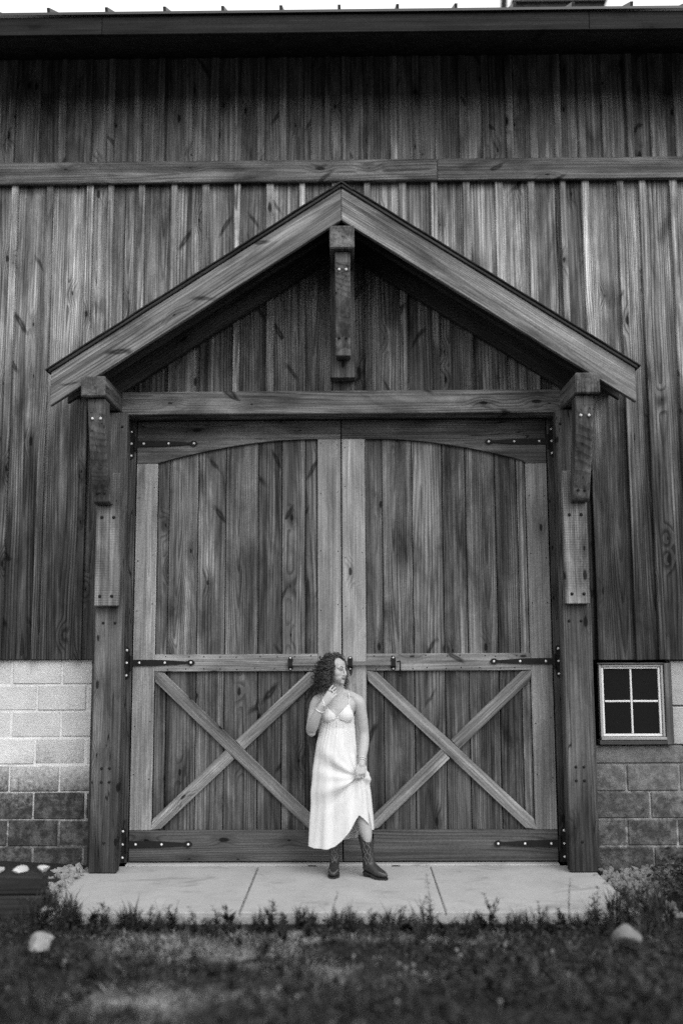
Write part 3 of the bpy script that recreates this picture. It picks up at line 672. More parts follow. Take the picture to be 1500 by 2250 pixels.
# torso
tor = [(1520, 742, .045, .045, -.285), (1528, 742, .07, .05, -.29), (1533, 742, .115, .055, -.295), (1539, 742, .148, .062, -.30), (1547, 742, .15, .075, -.305), (1556, 742, .132, .088, -.31), (1570, 742, .121, .096, -.31), (1587, 743, .113, .092, -.31), (1602, 743, .106, .084, -.31), (1625, 741, .125, .10, -.31), (1650, 738, .135, .112, -.31), (1678, 738, .135, .115, -.31), (1695, 740, .12, .10, -.31)]
B.loft([ell_ring(W(cx, py, y), hw, hd) for py, cx, hw, hd, y in tor])
for sx in (-1, 1): B.ell(W(742+sx*16, 1572, -.375), (.058, .052, .056))
B.limb([W(741, 1538, -.295), W(741, 1515, -.30), W(738, 1492, -.315)], [.058, .049, .052], 16)
B.limb([W(741, 1523, -.29), W(768, 1530, -.295), W(788, 1541, -.30)], [.04, .036, .038], 12)
B.limb([W(741, 1523, -.29), W(714, 1530, -.295), W(696, 1541, -.30)], [.04, .036, .038], 12)
# collar bones
B.limb([W(747, 1533, -.337), W(764, 1530, -.330), W(780, 1532, -.315)], [.008, .008, .009], 8)
B.limb([W(737, 1533, -.337), W(720, 1530, -.330), W(704, 1532, -.315)], [.008, .008, .009], 8)
# left arm (right in the picture), hanging, hand gathering the skirt
B.limb([W(780, 1540, -.30), W(788, 1548, -.30), W(792, 1566, -.30), W(796, 1592, -.295), W(798.5, 1612, -.29), W(798.5, 1628, -.305), W(797, 1645, -.345), W(795, 1660, -.41), W(793.5, 1670, -.45), W(792.5, 1677, -.475)],
       [.046, .049, .044, .040, .036, .038, .036, .029, .0255, .025], 16)
def hand(wrist, knuck, normal, side, curl, voxlist, finger_len=1., spread=0.):
    """palm from wrist to knuckles; side = direction from little finger to index; normal = back of the hand"""
    d = (knuck-wrist); L = d.length; d = d.normalized(); side = side.normalized(); normal = normal.normalized()
    rings = []
    for t, wv_, th in ((0, .024, .018), (.3, .031, .017), (.65, .036, .016), (1., .038, .0135), (1.12, .034, .010)):
        c = wrist + d*L*t; rings.append([c + side*wv_*math.cos(2*math.pi*k/14) + normal*th*math.sin(2*math.pi*k/14) for k in range(14)])
    B.loft(rings)
    for i, (off, ln, r) in enumerate(((.028, .066, .0085), (.0095, .073, .0088), (-.0095, .068, .0084), (-.027, .054, .0075))):
        ln *= finger_len; p = knuck + side*off - d*.01; a = 0.; dirv = (d + side*(off*spread)).normalized(); pts_ = [p, p+dirv*.012]; rr = [r*1.1, r*1.12]
        for seg, fr in enumerate((.45, .30, .25)):
            a += curl[seg] + .06*i
            v = dirv*math.cos(a) - normal*math.sin(a); nxt = pts_[-1] + v*ln*fr; pts_.append((pts_[-1]+nxt)/2); rr.append(r*(.95-.06*seg)); pts_.append(nxt); rr.append(r*(1.0-.1*seg))
        rr[-1] = r*.62
        B.tube(pts_, rr, 10); voxlist.append(pts_[-1].copy())
    return d
tipsL = []
wr_, kn_ = W(792.5, 1675, -.47), W(791, 1694, -.50)
hand(wr_, kn_, Vector((.12, -1, .25)), Vector((-1, -.15, -.1)), (.40, .55, .8), tipsL, .95, 2.)
B.limb([W(785.5, 1679, -.483), W(782, 1686, -.500), W(781.5, 1693, -.508), W(783, 1701, -.508)], [.013, .0115, .0105, .0075], 10)
# right arm (left in the picture): elbow low, forearm up, hand at the neck
B.limb([W(704, 1540, -.30), W(696, 1548, -.30), W(691, 1564, -.305), W(687, 1585, -.33), W(684.5, 1603, -.355), W(686, 1609, -.375)], [.046, .048, .043, .039, .037, .033], 16)
B.limb([W(685, 1607, -.365), W(688, 1597, -.40), W(693, 1582, -.43), W(699, 1567, -.45), W(705, 1555, -.462), W(710, 1547, -.465)], [.034, .040, .039, .033, .0265, .025], 16)
tipsR = []
wr2, kn2 = W(708.5, 1549, -.465), W(726, 1527, -.452)
hand(wr2, kn2, Vector((-.25, -1, .05)), Vector((-.62, .25, .9)), (.10, .22, .22), tipsR, 1.0, 3.)
B.limb([W(716, 1544, -.452), W(725, 1538, -.443), W(732, 1530, -.437), W(738, 1523, -.430)], [.014, .012, .0105, .0075], 10)
# legs (the feet are inside the boots)
B.limb([W(722, 1665, -.31), W(724, 1720, -.315), W(727, 1765, -.32), W(729, 1780, -.32), W(731, 1815, -.312), W(733.5, 1850, -.305), W(734, 1880, -.30)], [.095, .078, .058, .053, .052, .036, .028], 18)
B.limb([W(752, 1665, -.31), W(767, 1720, -.34), W(785, 1762, -.385), W(791, 1778, -.39), W(798, 1815, -.385), W(803, 1850, -.39), W(805, 1880, -.395)], [.085, .072, .056, .053, .052, .036, .028], 18)
# head
yaw = R(52); f_ = Vector((math.sin(yaw), -math.cos(yaw), .03)).normalized(); s_ = Vector((-math.cos(yaw), -math.sin(yaw), 0)).normalized()
u_ = f_.cross(s_)*(-1) if f_.cross(s_).z < 0 else f_.cross(s_)
HC = W(737, 1474.5, -.325)
HR = Matrix((f_, s_, u_)).transposed()
def H(a, b, c): return HC + HR @ Vector((a, b, c))*.96
def hel(c, r): B.ell(H(*c), [k*.96 for k in r], 0, HR, 20, 14)
hel((-.012, 0, .032), (.092, .073, .080)); hel((.028, 0, -.026), (.058, .057, .078)); hel((.030, 0, -.066), (.046, .046, .036)); hel((.066, 0, -.091), (.018, .021, .016))
hel((.066, 0, .026), (.022, .050, .020)); hel((.048, 0, .05), (.036, .05, .036))
for b in (-1, 1):
    hel((.046, b*.028, -.018), (.036, .034, .034)); hel((.044, b*.024, -.05), (.036, .030, .036)); hel((-.005, b*.073, -.005), (.016, .008, .03)); hel((.092, b*.0105, -.033), (.011, .0075, .007))
B.tube([H(.084, 0, .018), H(.094, 0, -.004), H(.1005, 0, -.024), H(.1015, 0, -.030), H(.092, 0, -.040)], [.0085, .0085, .0100, .0108, .008], 12)
hel((.081, 0, -.046), (.012, .018, .012)); hel((.0885, 0, -.0535), (.0085, .021, .0045)); hel((.087, 0, -.0625), (.0085, .0185, .0055)); hel((.07, 0, -.076), (.016, .022, .012))
body_me = remeshed(B, .0032, 5, .5)
body_me.materials.clear()
for k in ('skin', 'lips'): body_me.materials.append(M[k])
HRi = HR.transposed()
cent = np.empty(len(body_me.polygons)*3); body_me.polygons.foreach_get('center', cent); cent = cent.reshape(-1, 3)
loc_h = (cent - np.array(HC)) @ np.array(HRi).T / .96
lipm = (loc_h[:, 0] > .078) & (np.abs(loc_h[:, 1]) < .021) & (loc_h[:, 2] < -.049) & (loc_h[:, 2] > -.068) & (((loc_h[:, 2]+.058)/.0105)**2 + (loc_h[:, 1]/.022)**2 < 1)
body_me.polygons.foreach_set('material_index', lipm.astype(np.int32))
body = link('body', body_me, person)
body.location = -WORLD[person]; WORLD[body] = Vector((0, 0, 0)); MAT[body] = Matrix()
_bm = bmesh.new(); _bm.from_mesh(body_me); _sel = []
for v in _bm.verts:
    q0 = (HRi @ (v.co - HC))/.96
    if -.13 < q0.z < .1 and abs(q0.x) < .13 and abs(q0.y) < .12 and v.co.y > -.42 and not (q0.x > .070 and abs(q0.y) < .024 and q0.z > -.072) and not (-.01 < q0.z < .012 and q0.x > .06): _sel.append(v)
for _ in range(12): bmesh.ops.smooth_vert(_bm, verts=_sel, factor=.5, use_axis_x=True, use_axis_y=True, use_axis_z=True)
_bm.to_mesh(body_me); _bm.free()
bvh = BVHTree.FromPolygons([v.co.copy() for v in body_me.vertices], [tuple(p.vertices) for p in body_me.polygons])
def part0(name, me, parent=person):
    o = link(name, me, parent); o.location = -WORLD[parent] if parent is person else Vector((0, 0, 0)); WORLD[o] = Vector((0, 0, 0)); MAT[o] = Matrix(); o.rotation_euler = (0, 0, 0); return o
# eyes and brows
for b in (-1, 1):
    e = Acc(); e.ell(H(.0745, b*.030, .002), (.0095, .0095, .0085), 0); e.ell(H(.0808, b*.0295, .003), (.0048, .0056, .0056), 1, HR)
    part0('eye', e.mesh('eye', ['eyewhite', 'eye'], True))
    lsh = Acc(); pts_ = [H(.083-.010*t, b*(.020+.023*t), .003+.006*math.sin(math.pi*t)) for t in np.linspace(0, 1, 7)]; lsh.tube([Vector(p) for p in pts_], .0028, 6); part0('eyelash', lsh.mesh('eyelash', 'eye', True))
    bwm = Acc(); pts_ = []
    for t in np.linspace(0, 1, 8):
        p = H(.12, b*(.012+.038*t), .024+.009*math.sin(math.pi*min(1, t*.9))); hit = bvh.ray_cast(p, -(HR @ Vector((1, b*.25*t, 0))).normalized())
        pts_.append(hit[0] if hit[0] else p)
    bwm.tube(pts_, [.0022, .0035, .004, .004, .0036, .003, .0022, .0012], 6); part0('eyebrow', bwm.mesh('eyebrow', 'brow', True))
# hair: curls that grow from the scalp
def curl(acc, root, pts_c, hr, turns, r0_, ph, n=4):
    m = len(pts_c); P_ = []
    for i, p in enumerate(pts_c):
        t = i/(m-1); d = (pts_c[min(i+1, m-1)]-pts_c[max(i-1, 0)]).normalized(); a = d.orthogonal().normalized(); a = Vector((d.z, 0, -d.x)).normalized() if abs(d.y) < .95 else a; b = d.cross(a)
        am = hr*min(1, t*4); an = ph+turns*2*math.pi*t
        P_.append(p + a*am*math.cos(an) + b*am*math.sin(an))
    acc.tube(P_, [r0_*(1-.6*(i/(m-1))**3) for i in range(m)], n, 0, False)
hair = Acc(); hr_ = random.Random(5)
hair.ell(H(-.022, 0, .034), (.092*.97, .080*.97, .080*.97), 0, HR, 24, 14)
hair.ell(H(-.075, -.01, -.03), (.066, .072, .085), 0, HR, 24, 14)
cnt = 0
while cnt < 1000:
    v = Vector((hr_.gauss(0, 1), hr_.gauss(0, 1), hr_.gauss(0, 1))).normalized()   # direction in head frame
    if v.z < -.45: continue
    # hairline: keep the face free
    if v.x > .42 + .25*max(0, v.z) and v.z < .66: continue
    if v.x > .36 and v.z < .52: continue
    if v.x > .46 and v.z < .72: continue
    if v.x > .58: continue
    root = H(-.012+.090*v.x, .074*v.y, .032+.080*v.z)
    cnt += 1
    fwd = v.x; L = hr_.uniform(.13, .215)*(1.0 if v.z > -.1 else .8)
    fr_ = max(0, min(1, (v.x+.1)*2.5)); sy_ = (1 if v.y > .12 else -1)
    out = HR @ Vector((min(v.x, .15)-.25-.2*fr_, sy_*fr_*1.1 + v.y*(.9 if v.y < 0 else .8), v.z*.5)); out = out.normalized()
    spread = hr_.uniform(.02, .075); loose = hr_.random() < .16
    if loose: spread = hr_.uniform(.06, .10)
    pts_c = []
    for i in range(54):
        t = i/53; p = root + out*spread*(1-math.exp(-3.2*t)) + Vector((0, 0, -1))*L*(t**1.35) + Vector((0, 0, .02))*math.sin(math.pi*min(1, t*2.5))*max(0, v.z)
        # stay clear of the skull, neck and shoulders
        q0 = p - HC; lx = HRi @ q0
        if lx.x > .01 and lx.z < .085 and lx.y > -.03: 
            p = p - f_*(lx.x-.01)*min(1, t*3)**2
        lx = HRi @ (p - HC)
        e = Vector((lx.x+.012, lx.y, lx.z-.03)); k = math.sqrt((e.x/.097)**2+(e.y/.079)**2+(e.z/.086)**2)
        if k < 1: p = HC + HR @ (Vector((-.012, 0, .03)) + e/max(k, .05))
        if p.z < 1.36: p.y = min(p.y, p.y)
        pts_c.append(p)
    curl(hair, root, pts_c, hr_.uniform(.012, .019) if loose else hr_.uniform(.006, .015), L/hr_.uniform(.030, .06), hr_.uniform(.0013, .0026), hr_.uniform(0, 6.28), 3)
for i in range(54):   # wisps in front of the ear, along the cheek and on the far side of the face
    far = i % 3 == 0
    b = -.062 if far else .058
    root = H((.0 if far else .03)+hr_.uniform(-.025, .022), b, .06+hr_.uniform(-.02, .02)); L = hr_.uniform(.10, .17); pts_c = []
    for k in range(44):
        t = k/43; pts_c.append(root + (f_*.012 if far else f_*(-.004)+s_*(.016))*math.sin(math.pi*t*.8) + Vector((0, 0, -1))*L*t - f_*(.0 if far else .012)*t)
    curl(hair, root, pts_c, hr_.uniform(.005, .009), L/.04, hr_.uniform(.0013, .0024), hr_.uniform(0, 6))
part0('hair', hair.mesh('hair', 'hair', True))

# dress: bodice follows the body, skirt is lofted with folds drawn to the gathering hand
tab = [(1583, 707.5, 777.5), (1590, 708, 777), (1605, 704, 779), (1630, 697, 781), (1655, 691.5, 783), (1672, 688.5, 789), (1686, 687, 801), (1700, 686, 806.5), (1730, 685, 811), (1760, 683, 812.5), (1800, 681, 815), (1870, 677, 817)]
ty = np.array([t[0] for t in tab]); tl = np.array([t[1] for t in tab]); tr = np.array([t[2] for t in tab])
hfx = [676, 690, 720, 735, 750, 765, 778, 787, 798, 808, 817]; hfy = [1852, 1856, 1855, 1849, 1836, 1816, 1796, 1783, 1792, 1806, 1822]
hbx = [676, 720, 745, 785, 817]; hby = [1852, 1857, 1857, 1847, 1822]
NU, NV = 160, 110; dv, df = [], []
G = W(784, 1701, -.44)
for j in range(NV+1):
    t = j/NV
    for i in range(NU):
        th = 2*math.pi*i/NU; c, sn = math.cos(th), math.sin(th)
        xh = 747 + 70*c; hem = np.interp(xh, hfx, hfy) if sn < 0 else np.interp(xh, hbx, hby)
        # near the two sides blend the front and back hems
        k = min(1, abs(sn)/.35); hem = k*hem + (1-k)*(.5*np.interp(xh, hfx, hfy)+.5*np.interp(xh, hbx, hby))
        py = 1584 + (hem-1584)*t
        xl, xr = np.interp(py, ty, tl), np.interp(py, ty, tr); cx, hw = (xl+xr)/2, (xr-xl)/2
        hd = np.interp(py, [1584, 1600, 1655, 1720, 1860], [.103, .098, .135, .155, .175])
        P0 = W(cx + hw*c, py, -.315 + hd*sn - (.03*min(1, max(0, (py-1650)/70))*max(0, c+.25) if sn < 0 else 0)*min(1, -sn*2.5))
        nrm = Vector((c, sn*1.1, 0)).normalized()
        low = min(1, max(0, (py-1600)/200)); amp = .013*low
        dsp = amp*(math.sin(9*th+1.1+.6*math.sin(py*.012))*.6 + math.sin(17*th+.4+py*.006)*.25 + .3*math.sin(5*th+2))
        gat = .0035*math.exp(-((py-1592)/22)**2)*math.sin(46*th) + .0022*math.exp(-max(0, py-1600)/45)*math.sin(31*th+.7)
        # folds radiating from the hand
        if sn < .25:
            d = Vector((P0.x-G.x, 0, P0.z-G.z)); r_ = d.length; ang = math.atan2(d.x, -d.z)
            wgt = math.exp(-((r_-.16)/.20)**2)*min(1, r_/.05)*min(1, max(0, (.25-sn)*2))
            dsp += .012*wgt*math.sin(ang*5.2+.9+r_*3) + .006*wgt*math.sin(ang*12+r_*9)
            # deep swag below the hand and cloth pulled forward to it
            dsp += .012*math.exp(-(r_/.05)**2)
            sw_ = (P0.z - (G.z - .05 - 1.25*max(0, (G.x-P0.x)-.02)**1.0*.72))
            dsp += -.007*math.exp(-(sw_/.03)**2)*math.exp(-((P0.x-G.x+.13)/.09)**2)
        P0 = P0 + nrm*(dsp+gat)
        dv.append(P0)
for j in range(NV):
    for i in range(NU): df.append((j*NU+i, (j+1)*NU+i, (j+1)*NU+(i+1) % NU, j*NU+(i+1) % NU))
# bodice
def pxpy(p): return (p[0]+.003)*289+750, (1.598-p[2])/.003327+1443
bv = []; vmap = {}; bf = []
nor = [v.normal.copy() for v in body_me.vertices]
for p in body_me.polygons:
    c = p.center; x_, y_ = pxpy(c)
    if not (704 < x_ < 781 and 1538 < y_ < 1592): continue
    if x_ < 707 and c.y < -.40: continue
    if c.y < -.30:
        if c.y < -.44 and x_ < 716: continue
        vneck = 1575 - abs(x_-740)*(1575-1548)/26. if abs(x_-740) < 27 else 1548 + (abs(x_-740)-27)*3.2
        ok = y_ > vneck
    else: ok = y_ > 1562
    if not ok: continue
    if (x_ < 712 or x_ > 772) and y_ < 1560: continue
    idx = []
    for vi in p.vertices:
        if vi not in vmap:
            vmap[vi] = len(bv); bv.append(body_me.vertices[vi].co + nor[vi]*.0055)
        idx.append(vmap[vi])
    bf.append(tuple(idx))
k0 = len(dv); dv += bv; df += [tuple(i+k0 for i in f) for f in bf]
dr_ = Acc(); dr_.add(dv, df)
def on_body(px, py, y0=-1., off=.004):
    p = W(px, py, 0); hit = bvh.ray_cast(Vector((p.x, y0, p.z)), Vector((0, 1, 0)))
    return (hit[0] + Vector((0, -off, 0))) if hit[0] else Vector((p.x, -.33, p.z))
for pts2 in ([(765, 1550), (766.5, 1543), (767, 1536), (766.5, 1530), (766, 1526)], [(715, 1552), (713, 1544), (711, 1537), (709, 1531), (708, 1527)]):
    pp = [on_body(x, y) for x, y in pts2]; last = pp[-1]
    pp += [Vector((last.x, -.30, last.z+.012)), Vector((last.x, -.25, last.z-.01)), Vector((last.x, -.215, last.z-.09))]
    dr_.tube(pp, .0042, 8)
# piping along the neckline and the seam under the bust
for sx in (-1, 1):
    dr_.tube([on_body(740+sx*k, 1575-k*(27/26.)) for k in (0, 4, 9, 14, 19, 24, 26)], .0035, 6)
    dr_.tube([on_body(740+sx*k, 1576+.26*k+.006*k*k*(1 if k < 24 else .9), off=.006) for k in (0, 5, 10, 15, 20, 25, 30)], .0028, 6)
part0('dress', dr_.mesh('dress', 'cloth', True))
# boots
FS = .84
def boot(name, ankle, top_c, fdir, sole_z, top_py, hw_top, scallop_dir):
    a = Acc(); f2 = Vector((fdir[0], fdir[1], 0)).normalized(); l2 = Vector((-f2.y, f2.x, 0))
    base = Vector((ankle.x, ankle.y, sole_z))
    def ring(c, rf, rl, n=24): return [c + f2*rf*math.cos(2*math.pi*k/n) + l2*rl*math.sin(2*math.pi*k/n) for k in range(n)]
    zt = top_c.z; rings = []
    for t, rf, rl in ((1.12, hw_top*1.05, hw_top*1.02), (1., hw_top*1.03, hw_top), (.8, hw_top*.98, hw_top*.95), (.6, hw_top*.90, hw_top*.86), (.4, hw_top*.82, hw_top*.75), (.2, hw_top*.82, hw_top*.66), (.05, hw_top*.86, hw_top*.64), (-.12, hw_top*.88, hw_top*.62), (-.24, hw_top*.85, hw_top*.6)):
        z = base.z+.105 + (zt-base.z-.105)*t; tt_ = max(0, min(1, t)); cx = Vector((ankle.x, ankle.y, 0)).lerp(Vector((top_c.x, top_c.y, 0)), tt_); rings.append(ring(Vector((cx.x, cx.y, z)), rf, rl))
    a.loft(rings)
    # foot: cross sections along f2
    fr = []
    for d, hw_, zlo, zhi in ((-.05, .022, .05, .085), (-.04, .030, .036, .10), (-.01, .034, .03, .13), (.03, .034, .024, .125), (.07, .037, .016, .098), (.11, .041, .012, .076), (.145, .040, .012, .062), (.175, .030, .014, .052), (.195, .019, .017, .045), (.207, .008, .022, .038)):
        c = base + f2*d*FS; zc, zr = (zlo+zhi)/2, (zhi-zlo)/2
        fr.append([c + l2*hw_*(abs(math.cos(an))**.8*math.copysign(1, math.cos(an))) + Vector((0, 0, zc + zr*math.sin(an))) for an in [2*math.pi*k/20 for k in range(20)]])
    a.loft(fr)
    me = remeshed(a, .0035, 5, .5)
    bm = bmesh.new(); bm.from_mesh(me); dele = []
    sc2 = Vector((scallop_dir[0], scallop_dir[1], 0)).normalized()
    for fc in bm.faces:
        c = fc.calc_center_median(); d = (Vector((c.x, c.y, 0))-Vector((top_c.x, top_c.y, 0)))
        if d.length < .02 and c.z > zt-.06: dele.append(fc); continue
        an = abs(d.normalized().dot(sc2)) if d.length else 0
        if c.z > zt - .052*max(0, an-.25)**1.1/.75: dele.append(fc)
    bmesh.ops.delete(bm, geom=dele, context='FACES'); bm.to_mesh(me); bm.free()
    me.materials.clear(); me.materials.append(M['leather'])
    b = part0(name, me)
    s = Acc(); out = [(-.05, .016), (-.035, .030), (.0, .033), (.04, .033), (.08, .039), (.115, .0435), (.148, .042), (.178, .031), (.198, .019), (.21, .008)]
    prof = [base+f2*d*FS+l2*w_ for d, w_ in out] + [base+f2*d*FS-l2*w_ for d, w_ in reversed(out)]
    zoff = [(.032 if d < .02 else (.032-.024*min(1, (d-.02)/.06))) for d, _ in out]; zoff = zoff + zoff[::-1]
    s.loft([[p+Vector((0, 0, z_-.006)) for p, z_ in zip(prof, zoff)], [p+Vector((0, 0, z_+.005)) for p, z_ in zip(prof, zoff)]])
    s.loft([[base+f2*(-.015+r_*math.cos(2*math.pi*k/16)*1.05)+l2*r_*.85*math.sin(2*math.pi*k/16)+Vector((0, 0, z_)) for k in range(16)] for z_, r_ in ((0, .030), (.03, .036))])
    part0('sole', s.mesh('sole', 'sole'), b)
    bb = BVHTree.FromPolygons([v.co.copy() for v in me.vertices], [tuple(p.vertices) for p in me.polygons])
    st = Acc()
    for dx, amp in ((-.022, .006), (-.008, .009), (.008, -.009), (.022, -.006)):
        pp = []
        for t in np.linspace(.12, .92, 26):
            z = base.z+.105+(zt-base.z-.105)*t-.035; cx = ankle.lerp(top_c, t)
            hit = bb.ray_cast(Vector((cx.x+dx+(1 if dx > 0 else -1)*abs(amp)*math.sin(t*19+(1.5 if abs(dx) > .01 else 0)), cx.y-.4, z)), Vector((0, 1, 0)))
            if hit[0]: pp.append(hit[0]+Vector((0, -.0008, 0)))
        if len(pp) > 3: st.tube(pp, .0016, 5)
    for w0 in (.05, .075):
        pp = []
        for k in np.linspace(-1, 1, 9):
            p = base + f2*(.10+.05*(1-k*k)+w0*.3) + l2*k*.032 + Vector((0, 0, .3)); hit = bb.ray_cast(p, Vector((0, 0, -1)))
            if hit[0] and hit[0].z < base.z+.13: pp.append(hit[0]+Vector((0, 0, .0008)))
        if len(pp) > 3: st.tube(pp, .0014, 5)
    part0('stitching', st.mesh('stitching', 'thread'), b)
boot('boot', W(806, 1890, -.40), W(800, 1827, -.40), (.74, -.67), .02, 1827, .058, (.35, -.94))
boot('boot', W(734, 1890, -.305), W(732, 1830, -.31), (-.05, -1), .02, 1830, .055, (0, -1))
# bracelets, rings
def loop(name, c, axis, r, tube_r, mat, sx=1.):
    axis = axis.normalized(); a1 = axis.orthogonal().normalized(); b1 = axis.cross(a1); ac = Acc()
    pts_ = [c + a1*r*math.cos(k*2*math.pi/24) + b1*r*sx*math.sin(k*2*math.pi/24) for k in range(25)]; ac.tube(pts_, tube_r, 6, 0, False); part0(name, ac.mesh(name, mat, True))
loop('bracelet', W(794, 1666, -.438), W(793, 1677, -.475)-W(796, 1655, -.39), .029, .0028, 'silver'); loop('bracelet', W(793.6, 1670, -.453), W(793, 1677, -.475)-W(796, 1655, -.39), .028, .002, 'silver')
loop('bracelet', W(703, 1559, -.458), W(709, 1548, -.465)-W(699, 1567, -.45), .0305, .004, 'silver')
sdR = Vector((-.62, .25, .9)).normalized(); dR = (kn2-wr2).normalized()
for off, dd in ((.0095, .026), (.028, .012)): loop('ring', kn2 + sdR*off + dR*dd - Vector((-.25, -1, .05)).normalized()*.003, dR, .0102, .0022, 'iron')

# ------------------------------------------------------------ sleeper wall, stones, gravel
pl = thing('sleeper_wall', (-2.6, -1.13, -.05), 'low wall of two dark timber sleepers at the lower left edge', 'retaining wall')
for k, (z0, z1) in enumerate(((-.06, .085), (.088, .215))):
    boxp('sleeper', -3.6, -1.935-.004*k, -1.2, -1.06, z0, z1, 'sleeper', pl, 1.2-.3*k, 'x', .012)
def stone_mesh(r, seed, mat='stone', sub=2, flat=.75, amp=.22):
    rr = random.Random(seed); bm = bmesh.new(); bmesh.ops.create_icosphere(bm, subdivisions=sub, radius=1)
    k = [(Vector((rr.gauss(0, 1), rr.gauss(0, 1), rr.gauss(0, 1))).normalized(), rr.uniform(.45, .9)) for _ in range(10)]
    for v in bm.verts:
        c = v.co.copy()
        for n_, h_ in k:
            e = c.dot(n_)-h_
            if e > 0: c -= n_*e*.97
        c *= 1+amp*.25*math.sin(c.x*5+seed)*math.cos(c.y*4+c.z*3)
        v.co = Vector((c.x*r, c.y*r*rr.uniform(.98, 1.02), c.z*r*flat))
    me = bpy.data.meshes.new('stone'); bm.to_mesh(me); bm.free(); me.materials.append(M[mat]); 
    return me
tag(link('stone', stone_mesh(.088, 13, sub=3, amp=.4, flat=.7), None, (-1.70, -2.0, .02), (.2, .1, .4), .62), 'pale rounded stone in the grass at the lower left', 'stone')
tag(link('stone', stone_mesh(.092, 8, sub=3, amp=.3, flat=.9), None, (1.64, -1.92, .035), (.5, .3, 1.2), .4), 'grey angular stone in the dark grass at the lower right', 'stone')
for x, y, z, r, lab in ((-2.27, -1.12, .235, .06, 'white stone on top of the sleeper wall, nearest the left edge'), (-2.11, -1.12, .235, .052, 'white stone on top of the sleeper wall, second from the left edge'), (-1.965, -1.10, .235, .05, 'white stone at the right end of the sleeper wall top')):
    tag(link('stone', stone_mesh(r, int(r*1000), flat=.55), None, (x, y, z), (0, 0, r*90), 1.1), lab, 'stone')
bed = Acc(); bed.add([(-4, -1.06, -.055), (-1.93, -1.06, -.055), (-1.93, .09, -.02), (-4, .09, .1), (-4, -1.06, .12), (-2.05, -1.06, .10), (-2.02, .09, .0)], [(4, 5, 6, 3), (5, 1, 2, 6)])
tag(link('planting_bed', bed.mesh('planting_bed', 'ground')), kind='structure')
# gravel: heaps too fine to count
def gravel(name, n, fn, mat, rlo, rhi, lab=None):
    protos = []
    for k in range(6):
        me = stone_mesh(1, 40+k, sub=1, flat=.7); protos.append((np.array([v.co for v in me.vertices]), [tuple(p.vertices) for p in me.polygons])); bpy.data.meshes.remove(me)
    V, F_ = [], []; base = 0
    for i in range(n):
        x, y, z = fn(); v, f = protos[i % 6]; r = rng.uniform(rlo, rhi); e = Euler((rng.uniform(0, 6), rng.uniform(0, 6), rng.uniform(0, 6))).to_matrix()
        vv = (v*r) @ np.array(e).T + np.array((x, y, z)); V.append(vv); F_ += [tuple(q_+base for q_ in g_) for g_ in f]; base += len(v)
    return tag(link(name, from_np(name, np.concatenate(V), F_, mat)), kind='stuff')
gL = gravel('gravel', 260, lambda: (lambda a, b: (-1.97+.22*a, -.12-1.05*b, .0+.06*rng.random()*(1-abs(a+.1))))(rng.random()*1.1-.8, rng.random()), 'stone', .018, .05)
gL.color = (.62, .62, .62, 1)
def right_bed():
    if rng.random() < .12: return (1.82+.35*rng.random(), -.35-1.05*rng.random(), -.02+.035*rng.random())
    y = -rng.random()**.8*.78; x = 1.93+rng.random()*2.2*(.35+.65*rng.random()); h_ = .03+.19*max(0, min(1, (x-2.15)/.5))*(max(0, min(1, (-y+.25))))
    return (x, y-.03, -.04+h_*rng.uniform(.6, 1.05))
gravel('gravel', 1700, right_bed, 'gravel', .012, .038)
mound = Acc(); nn = 14
mv = []
for j in range(nn+1):
    for i in range(nn+1):
        x = 1.9+2.4*i/nn; y = .06-1.15*j/nn; mv.append((x, y, -.06+.165*max(0, min(1, (x-2.1)/.5))*max(0, min(1, -y+.3))*(1 if j < nn else 0)))
mound.add(mv, [(j*(nn+1)+i, (j+1)*(nn+1)+i, (j+1)*(nn+1)+i+1, j*(nn+1)+i+1) for j in range(nn) for i in range(nn)])
tag(link('gravel_bed', mound.mesh('gravel_bed', 'ground', True)), kind='structure')

